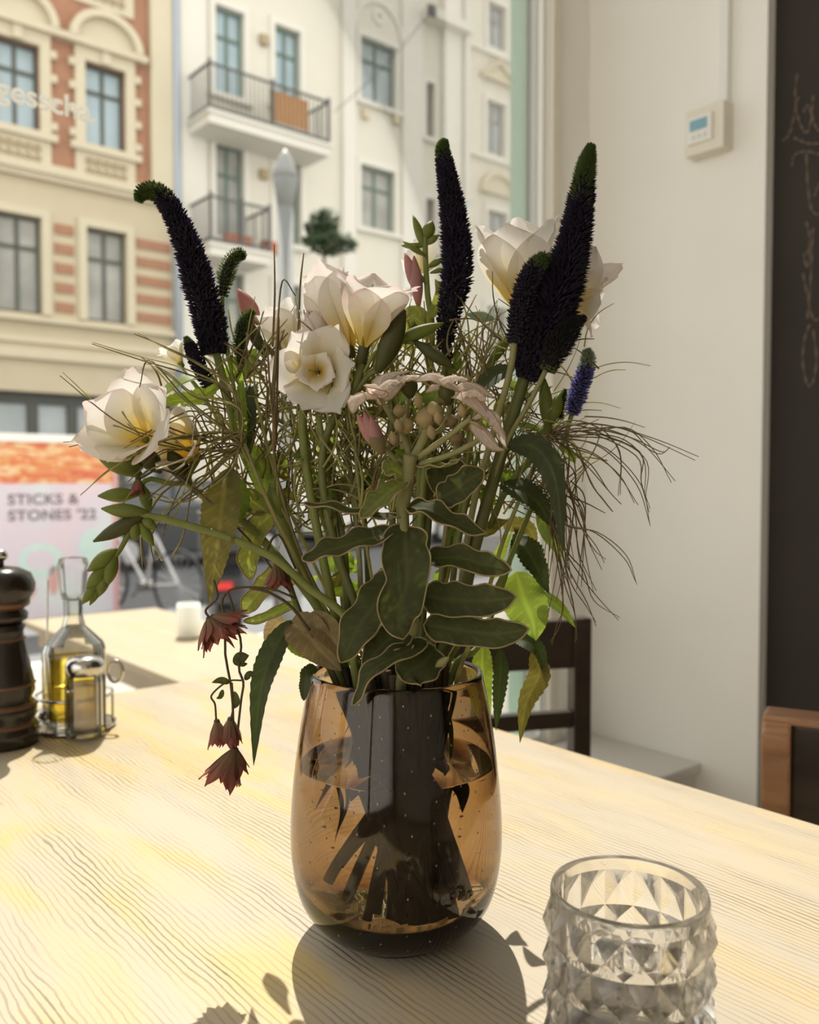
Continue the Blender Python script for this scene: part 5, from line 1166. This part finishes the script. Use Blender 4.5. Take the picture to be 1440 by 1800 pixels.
nk = (-0.044, -0.008)
y = plant('star_flower_stem', 'leafy star flower stem with backlit yellow green rimmed leaves behind the drooping bud spray', 'flower', nk)
stem(y, [(480, 850, .01), (500, 920, .01), (530, 1000, .006), (566, 1090, .0)], nk, .0030, .0034)
bud(y, (500, 912, .01), (474, 850, .01), 34)
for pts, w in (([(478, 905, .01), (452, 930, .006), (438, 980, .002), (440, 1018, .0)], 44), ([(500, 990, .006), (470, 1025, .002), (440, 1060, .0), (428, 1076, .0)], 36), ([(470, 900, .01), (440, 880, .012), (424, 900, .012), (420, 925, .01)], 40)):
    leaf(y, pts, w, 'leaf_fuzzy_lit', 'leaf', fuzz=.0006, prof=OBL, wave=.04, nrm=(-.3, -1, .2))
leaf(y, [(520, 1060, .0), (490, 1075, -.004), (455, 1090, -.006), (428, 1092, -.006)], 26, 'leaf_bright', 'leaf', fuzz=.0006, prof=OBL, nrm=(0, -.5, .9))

# ------------------------------------------------------------------ serrated leafy stems over the rim
nk = (0.046, 0.016)
l = plant('leafy_stem', 'leafy stem with serrated leaves hanging over the right rim towards the dark chair', 'foliage', nk)
stem(l, [(905, 940, .075), (892, 1000, .065), (868, 1070, .05), (838, 1140, .02)], nk, .0022, .0028)
leaf(l, [(905, 945, 0.075), (925, 965, 0.065), (945, 1000, 0.061), (966, 1045, 0.059)], 64, 'leaf_dark', serr=.2, nrm=(.1, -.7, .7), wave=.03)
leaf(l, [(908, 1005, 0.071), (920, 1050, 0.063), (936, 1090, 0.059), (942, 1126, 0.057)], 88, 'leaf_bright', serr=.06, nrm=(-.2, -1, .2), wave=.03)
leaf(l, [(938, 1040, 0.069), (965, 1055, 0.063), (990, 1075, 0.061), (1012, 1104, 0.061)], 36, 'leaf_serrated', serr=.2, nrm=(.1, -.6, .8))
leaf(l, [(900, 1120, 0.065), (930, 1130, 0.059), (950, 1150, 0.057), (962, 1205, 0.057)], 40, 'leaf_dark', serr=.25, nrm=(.3, -.8, .5))
leaf(l, [(936, 1145, 0.063), (948, 1185, 0.055), (926, 1235, 0.053), (914, 1306, 0.053)], 46, 'leaf_old', serr=.18, nrm=(.3, -1, .2), twist=1.0, n=36)
leaf(l, [(880, 1140, 0.069), (880, 1180, 0.061), (876, 1230, 0.057), (872, 1284, 0.057)], 34, 'leaf_dark', serr=.25, nrm=(.2, -1, .1))
leaf(l, [(850, 1130, 0.095), (848, 1170, 0.087), (852, 1210, 0.083), (862, 1262, 0.081)], 44, 'leaf_bright', serr=.15, nrm=(-.1, -1, .1), wave=.03)
leaf(l, [(898, 935, 0.075), (902, 925, 0.075), (930, 930, 0.075), (945, 960, 0.075)], 40, 'leaf_old', serr=.2)
leaf(l, [(865, 1020, 0.070), (878, 975, 0.065), (900, 935, 0.063)], 26, 'leaf_bright', serr=.2)
nk = (-0.050, -0.004)
l = plant('leafy_stem', 'leafy stem with one long green leaf and papery brown leaves over the left rim', 'foliage', nk)
stem(l, [(500, 1000, .0), (520, 1060, -.004), (545, 1120, -.008), (556, 1150, -.01)], nk, .0022, .0026, 'stem_dark')
leaf(l, [(512, 1090, -.006), (480, 1150, -.014), (458, 1220, -.018), (446, 1346, -.018)], 50, 'leaf_dark', serr=.12, nrm=(-.4, -1, .1), n=44, fold=.3)
leaf(l, [(505, 1092, .03), (490, 1096, .05), (476, 1115, .06), (470, 1148, .06)], 40, 'papery', serr=.1, nrm=(.2, -1, .1))
leaf(l, [(510, 1095, -.006), (535, 1110, -.02), (565, 1145, -.026), (600, 1180, -.028)], 70, 'papery', serr=.05, nrm=(-.1, -.9, .5), fold=.3, wave=.04)
leaf(l, [(530, 1100, -.01), (560, 1100, -.02), (590, 1130, -.026), (606, 1165, -.026)], 50, 'papery', serr=.05, nrm=(.1, -.8, .5), fold=.4)
leaf(l, [(512, 1100, -.004), (520, 1130, -.012), (545, 1148, -.016), (570, 1165, -.016)], 34, 'leaf_bright', serr=.1, nrm=(-.3, -.7, .5))
leaf(l, [(556, 1172, -.022), (540, 1182, -.03), (536, 1205, -.034), (534, 1232, -.034)], 22, 'leaf_dark', serr=.2, prof=OBL)

# ------------------------------------------------------------------ masterwort with maroon bracts
MAR1 = Vector((0.26, 0.19, 0.10)); MAR2 = Vector((0.31, 0.075, 0.07))
def umbel(root, a, b, R_, n=10, seed=1, wid=.42):
    n += 4; wid *= .8
    p = vpt(a); q = vpt(b); ax = (q - p); L = ax.length; ax.normalize(); e1 = ax.cross(Vector((0, 1, 0.15))).normalized(); e2 = ax.cross(e1); rnd = random.Random(seed)
    c = MB().ball(p + ax * 0.001, .0022, .0022, .0022).build('flower_head', 'stem_brown', root, off=root.location, smooth=True)
    for k in range(n):
        petal(c, root, p, ax, e1, e2, 2 * PI * k / n + rnd.uniform(-.15, .15), L * rnd.uniform(.82, 1.1), R_ * S * rnd.uniform(.75, 1.1), R_ * S * wid * 1.6, 0.75, 0.15, .3, r0=.001, pointy=1.25, m='bract', name='bract', cols=(MAR1, MAR2), seed=seed * 13 + k, n=10, c=3)
    return c
nk = (-0.046, -0.018)
a = plant('masterwort_stem', 'dried maroon masterwort heads dangling on thin stalks left of the vase', 'flower', nk)
def stalk(pts, r=.0009): return MB().tube(cr([vp(*p) for p in pts], 20), r, 6).build('stalk', 'stem_brown', a, off=a.location, smooth=True)
stem(a, [(440, 1033, -.03), (480, 1045, -.03), (525, 1082, -.026)], nk, .0010, .0014, 'stem_brown')
stalk([(520, 1052, -.028), (480, 1036, -.03), (430, 1032, -.03), (400, 1040, -.03), (390, 1062, -.03), (397, 1090, -.03), (396, 1150, -.03), (408, 1220, -.03), (411, 1320, -.03)])
stalk([(400, 1040, -.03), (408, 1062, -.032), (412, 1090, -.032), (424, 1130, -.032), (420, 1175, -.032), (428, 1200, -.032), (424, 1230, -.032), (418, 1285, -.032)])
stalk([(376, 1020, -.028), (382, 1050, -.03), (362, 1072, -.03), (368, 1086, -.03)])
stalk([(428, 1196, -.03), (400, 1198, -.03), (372, 1222, -.03), (378, 1238, -.03), (380, 1265, -.03)], .0007)
stalk([(408, 1200, -.03), (410, 1240, -.03), (405, 1268, -.03)], .0007)
umbel(a, (366, 1086, -.03), (394, 1132, -.034), 46, 11, 1)
umbel(a, (372, 1084, -.03), (425, 1106, -.03), 34, 8, 5)
umbel(a, (381, 1266, -.03), (386, 1312, -.03), 22, 9, 2, .6); umbel(a, (405, 1262, -.03), (406, 1312, -.03), 22, 9, 3, .6)
umbel(a, (413, 1316, -.03), (386, 1384, -.034), 36, 11, 4, .55); umbel(a, (414, 1316, -.03), (418, 1362, -.028), 20, 7, 6, .7)
for pts, w in (([(424, 1172, -.03), (424, 1158, -.034), (438, 1152, -.036)], 26), ([(404, 1200, -.03), (388, 1196, -.034), (372, 1200, -.036)], 12), ([(430, 1195, -.03), (440, 1185, -.032), (450, 1190, -.034)], 12), ([(412, 1215, -.03), (416, 1235, -.032), (412, 1246, -.034)], 12), ([(392, 1212, -.03), (388, 1224, -.032), (380, 1228, -.034)], 9)):
    leaf(a, pts, w, 'leaf_fuzzy', 'leaf')
umbel(a, (486, 992, -.012), (490, 1040, -.014), 26, 10, 7, .7)
MB().tube(cr([vp(486, 992, -.012), vp(470, 970, -.01), vp(490, 940, -.006), vp(520, 1000, -.004)], 12), .0009, 6).build('stalk', 'stem_brown', a, off=a.location)
umbel(a, (243, 840, -.012), (241, 872, -.014), 14, 6, 8, .8)
MB().tube(cr([vp(243, 842, -.012), vp(300, 830, -.008), vp(420, 930, -.01), vp(510, 1040, -.01)], 18), .0008, 6).build('stalk', 'stem_brown', a, off=a.location)

# ------------------------------------------------------------------ wiry grass sprays: each blade is its own mesh
def blade(root, pts, r=.00062, m='grass_dry', n=None):
    q = [vpt(p) for p in pts]; n = n or 5 * (len(q) - 1)
    return MB().tube(cr(q, n), [r * (1 - 0.55 * (k / n) ** 2) for k in range(n + 1)], 5).build('blade', m, root, off=root.location, smooth=True)
rg_ = random.Random(21)
def jig(p, s=4, d=.006): return (p[0] + rg_.uniform(-s, s), p[1] + rg_.uniform(-s, s), p[2] + rg_.uniform(-d, d))
nk = (0.050, 0.006)
g = plant('grass_spray', 'dry wiry grass spray arching right over the white wall side', 'grass', nk)
stem(g, [(960, 770, .0), (930, 840, .0), (885, 950, .0), (840, 1100, .0)], nk, .0014, .0018, 'grass_green')
ends = [[(1010, 745), (1080, 750), (1150, 775), (1224, 808)], [(1020, 760), (1100, 752), (1140, 790), (1186, 845)], [(1000, 770), (1060, 790), (1120, 850), (1143, 925)], [(1010, 765), (1090, 770), (1132, 810), (1134, 870)],
        [(1000, 780), (1050, 800), (1090, 840), (1120, 886)], [(1000, 790), (1040, 820), (1070, 860), (1090, 886)], [(1010, 780), (1040, 850), (1060, 880), (1078, 898)], [(990, 920), (1050, 935), (1100, 975), (1118, 1028)],
        [(1000, 860), (1020, 920), (1050, 960), (1062, 990)], [(990, 960), (1020, 1010), (1050, 1050), (1086, 1090)], [(985, 970), (1010, 1020), (1030, 1060), (1048, 1100)], [(980, 980), (1000, 1030), (1010, 1080), (1016, 1124)],
        [(985, 1000), (990, 1060), (985, 1100), (968, 1130)], [(1000, 740), (1060, 758), (1090, 800), (1086, 870)], [(1040, 755), (1110, 768), (1160, 795), (1176, 788)], [(1030, 758), (1120, 800), (1128, 850), (1142, 900)]]
for e in ends:
    for rep in range(2):
        p0 = jig((962, 775 + max(0, e[0][1] - 780) * .6, .0), 8); dd = rg_.uniform(-.03, .03)
        blade(g, [(930, 850, .0), p0] + [jig((q[0], q[1], dd * (i + 1) / 4), 7 if rep else 2) for i, q in enumerate(e)], .00055)
for k in range(26):
    x0_ = rg_.uniform(965, 1030); y0_ = rg_.uniform(770, 930); d0 = rg_.uniform(-.02, .03); ln = rg_.uniform(90, 190); sw = rg_.uniform(-25, 40)
    blade(g, [(x0_ - 25, y0_ - 30, d0), (x0_, y0_, d0), (x0_ + sw * .3, y0_ + ln * .5, d0), (x0_ + sw, y0_ + ln, d0 + rg_.uniform(-.01, .01))], .0005)
nk = (-0.034, 0.012)
g = plant('grass_spray', 'wiry grass spray tangling out to the left over the white and yellow freesias', 'grass', nk)
stem(g, [(430, 780, .0), (470, 880, .0), (540, 1020, .0)], nk, .0014, .0018, 'grass_green')
for e in ([(400, 770), (300, 770), (200, 735), (112, 655)], [(410, 790), (330, 790), (220, 770), (112, 778)], [(400, 760), (300, 770), (200, 820), (142, 872)], [(420, 700), (330, 650), (250, 628), (165, 602)], [(410, 690), (350, 640), (290, 610), (242, 586)],
          [(400, 800), (360, 760), (330, 730), (250, 770), (190, 805)], [(420, 760), (350, 800), (310, 900), (285, 940)], [(400, 800), (330, 810), (260, 830), (205, 905)], [(410, 800), (360, 790), (300, 840), (260, 880)], [(420, 780), (370, 830), (340, 850), (320, 940), (305, 975)],
          [(400, 790), (380, 720), (340, 740), (350, 780)], [(415, 770), (330, 785), (280, 800), (230, 840)], [(400, 830), (330, 880), (280, 870), (250, 860)], [(380, 780), (300, 760), (250, 720), (230, 690)], [(400, 760), (320, 700), (260, 640), (245, 690)],
          [(360, 820), (280, 870), (250, 930), (252, 1000)], [(370, 830), (270, 920), (280, 980), (288, 985)], [(420, 720), (340, 690), (300, 660), (270, 640)]):
    for rep in range(2):
        dd = rg_.uniform(-.03, .02)
        blade(g, [(450, 830, .0), (425, 785, .0)] + [jig((q[0], q[1], dd * (i + 1) / 4), 10 if rep else 2) for i, q in enumerate(e)], .00078, 'grass_dry' if rep else 'grass_green', 22)
nk = (-0.010, 0.016)
g = plant('grass_spray', 'upright brown wiry grass spray in the middle beside the cream freesia blossom', 'grass', nk)
stem(g, [(480, 720, -.01), (490, 850, .0), (560, 1040, .0)], nk, .0010, .0016, 'grass_dry')
for e in ([(478, 700), (486, 600), (497, 495), (520, 520)], [(475, 690), (470, 620), (466, 600)], [(482, 700), (488, 620), (500, 580)], [(470, 690), (462, 605)], [(483, 520), (482, 430)], [(528, 500), (534, 445)], [(490, 560), (484, 640), (478, 720)]):
    blade(g, [(485, 780, -.005)] + [jig((q[0], q[1], -.012), 1, .002) for q in e] if len(e) > 2 else [(e[0][0] - 4, e[0][1] + 90, .02), (e[0][0], e[0][1], .02), (e[1][0], e[1][1], .02)], .0009)
nk = (0.0, 0.026)
g = plant('grass_spray', 'dense tangle of fine grass filling the middle of the bouquet behind the star flower', 'grass', nk)
stem(g, [(620, 700, .01), (630, 850, .01), (660, 1050, .01)], nk, .0012, .0016, 'grass_green')
def tangle(g, n, cx, sx, ylo, yhi, dlo, dhi, rmin=.0006, rmax=.00105):
    for k in range(n):
        x0_ = rg_.gauss(cx, sx); y0_ = rg_.uniform(ylo, yhi); d0 = rg_.uniform(dlo, dhi); a_ = rg_.gauss(-PI / 2, .8); ln = rg_.uniform(60, 150); bend = rg_.uniform(-.9, .9)
        pts = []
        for i in range(4): pts.append((x0_, y0_, d0)); x0_ += math.cos(a_) * ln / 3; y0_ += math.sin(a_) * ln / 3; a_ += bend / 2
        blade(g, pts, rg_.uniform(rmin, rmax), rg_.choice(('grass_dry', 'grass_green', 'grass_green')), 9)
tangle(g, 280, 610, 60, 660, 940, .0, .06)
nk = (0.012, 0.030)
g = plant('grass_spray', 'pale fine grass spray behind the star flower heads under the upright veronica spike', 'grass', nk)
stem(g, [(740, 700, .02), (735, 850, .02), (720, 1050, .02)], nk, .0012, .0016, 'grass_green')
tangle(g, 260, 765, 70, 620, 920, .02, .07)
nk = (-0.024, 0.022)
g = plant('grass_spray', 'pale fine grass spray among the stems left of the cream freesia blossom', 'grass', nk)
stem(g, [(450, 700, .02), (490, 850, .02), (580, 1050, .02)], nk, .0012, .0016, 'grass_green')
tangle(g, 180, 465, 50, 650, 900, .02, .06)
nk = (0.020, -0.004)
g = plant('grass_spray', 'fine grass spray under the tall veronica spike on the right of the bouquet', 'grass', nk)
stem(g, [(850, 640, .02), (830, 760, .02), (790, 1000, .02)], nk, .0012, .0016, 'grass_green')
for k in range(150):
    x0_ = rg_.gauss(910, 60); y0_ = rg_.uniform(580, 900); d0 = rg_.uniform(.0, .06); a_ = rg_.gauss(-PI / 2 + .3, 1.1); ln = rg_.uniform(50, 130); bend = rg_.uniform(-.9, .9)
    pts = []
    for i in range(4): pts.append((x0_, y0_, d0)); x0_ += math.cos(a_) * ln / 3; y0_ += math.sin(a_) * ln / 3; a_ += bend / 2
    blade(g, pts, rg_.uniform(.0004, .0007), rg_.choice(('grass_dry', 'grass_green')), 9)
for e in ([(850, 640), (868, 580), (880, 550)], [(820, 690), (842, 620), (850, 560)], [(800, 560), (820, 600), (860, 620)], [(790, 563), (820, 560), (836, 562)], [(828, 690), (850, 640), (862, 560)]):
    blade(g, [(q[0], q[1], -.005) for q in e], .0007)

# filler foliage: small leafy shoots between the stems
nk = (0.014, 0.036)
g = plant('leafy_stem', 'small leafy shoots between the stems in the heart of the bouquet', 'foliage', nk)
stem(g, [(690, 640, .03), (690, 800, .03), (690, 1040, .03)], nk, .0016, .0024)
rl = random.Random(5)
for k in range(95):
    px = rl.gauss(670, 140); py = rl.uniform(640, 1080); px = 690 + (px - 690) * (1.0 - max(0, py - 850) / 420); a_ = rl.uniform(-PI, 0.3); ln = rl.uniform(35, 75); d0 = rl.uniform(.01, .05)
    leaf(g, [(px, py, d0), (px + math.cos(a_) * ln * .5, py + math.sin(a_) * ln * .5, d0 + rl.uniform(-.01, .01)), (px + math.cos(a_) * ln, py + math.sin(a_) * ln + 10, d0 + rl.uniform(-.015, .01))], rl.uniform(16, 34), rl.choice(('leaf_serrated', 'leaf_bright', 'leaf_bright', 'leaf_old')), serr=.15, n=10, c=2, nrm=(rl.uniform(-.6, .6), -1, rl.uniform(-.2, .8)))
for k in range(12):
    px = rl.uniform(540, 860); nx = (px - 700) * .00022
    MB().tube(cr([vp(px, rl.uniform(700, 800), rl.uniform(.0, .04)), vp(700 + (px - 700) * .75, 960, rl.uniform(0, .03)), neck(nx, rl.uniform(-.01, .035)), foot(-nx * 1.1, rl.uniform(-.03, .02))], 16), rl.uniform(.0016, .003), 7).build('shoot', rl.choice(('stem_green', 'stem_dark', 'stem_pale')), g, off=g.location, smooth=True)

# submerged leaves and stem ends in the vase: dark mass seen through the glass
nk = (0.006, -0.010)
g = plant('leafy_stem', 'dark leaves and shade-coloured stem ends bunched inside the vase', 'foliage', nk)
rl = random.Random(15)
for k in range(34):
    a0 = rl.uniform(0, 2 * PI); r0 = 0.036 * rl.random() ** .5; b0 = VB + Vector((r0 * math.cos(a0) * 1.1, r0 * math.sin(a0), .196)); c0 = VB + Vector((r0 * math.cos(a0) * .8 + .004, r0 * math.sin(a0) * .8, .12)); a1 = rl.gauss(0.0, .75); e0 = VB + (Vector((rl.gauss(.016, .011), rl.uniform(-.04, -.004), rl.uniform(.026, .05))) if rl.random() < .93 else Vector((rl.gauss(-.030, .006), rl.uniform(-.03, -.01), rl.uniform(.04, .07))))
    MB().tube(cr([b0, c0, e0], 12), rl.uniform(.0022, .0042), 7).build('stem_end', rl.choice(('stem_glass_shade', 'stem_brown')), g, off=g.location, smooth=True)
for k in range(22):
    a0 = rl.uniform(0, 2 * PI); z0_ = rl.uniform(.11, .19); r0 = rl.uniform(.02, .036); p0 = VB + Vector((r0 * math.cos(a0), r0 * math.sin(a0), z0_)); dx = Vector((math.cos(a0) * rl.uniform(-.008, .014), math.sin(a0) * rl.uniform(-.008, .014), -rl.uniform(.03, .06)))
    rows, _ = leafgeo([p0, p0 + dx * .5 + Vector((.004, 0, 0)), p0 + dx], rl.uniform(.014, .024), nrm=(math.cos(a0), math.sin(a0) - .3, .2), n=14, c=3)
    MB().grid(rows, [(1, 1, 1)] * (15 * 7)).build('leaf', rl.choice(('leaf_fuzzy', 'leaf_dark')), g, off=g.location, smooth=True, fix=False)
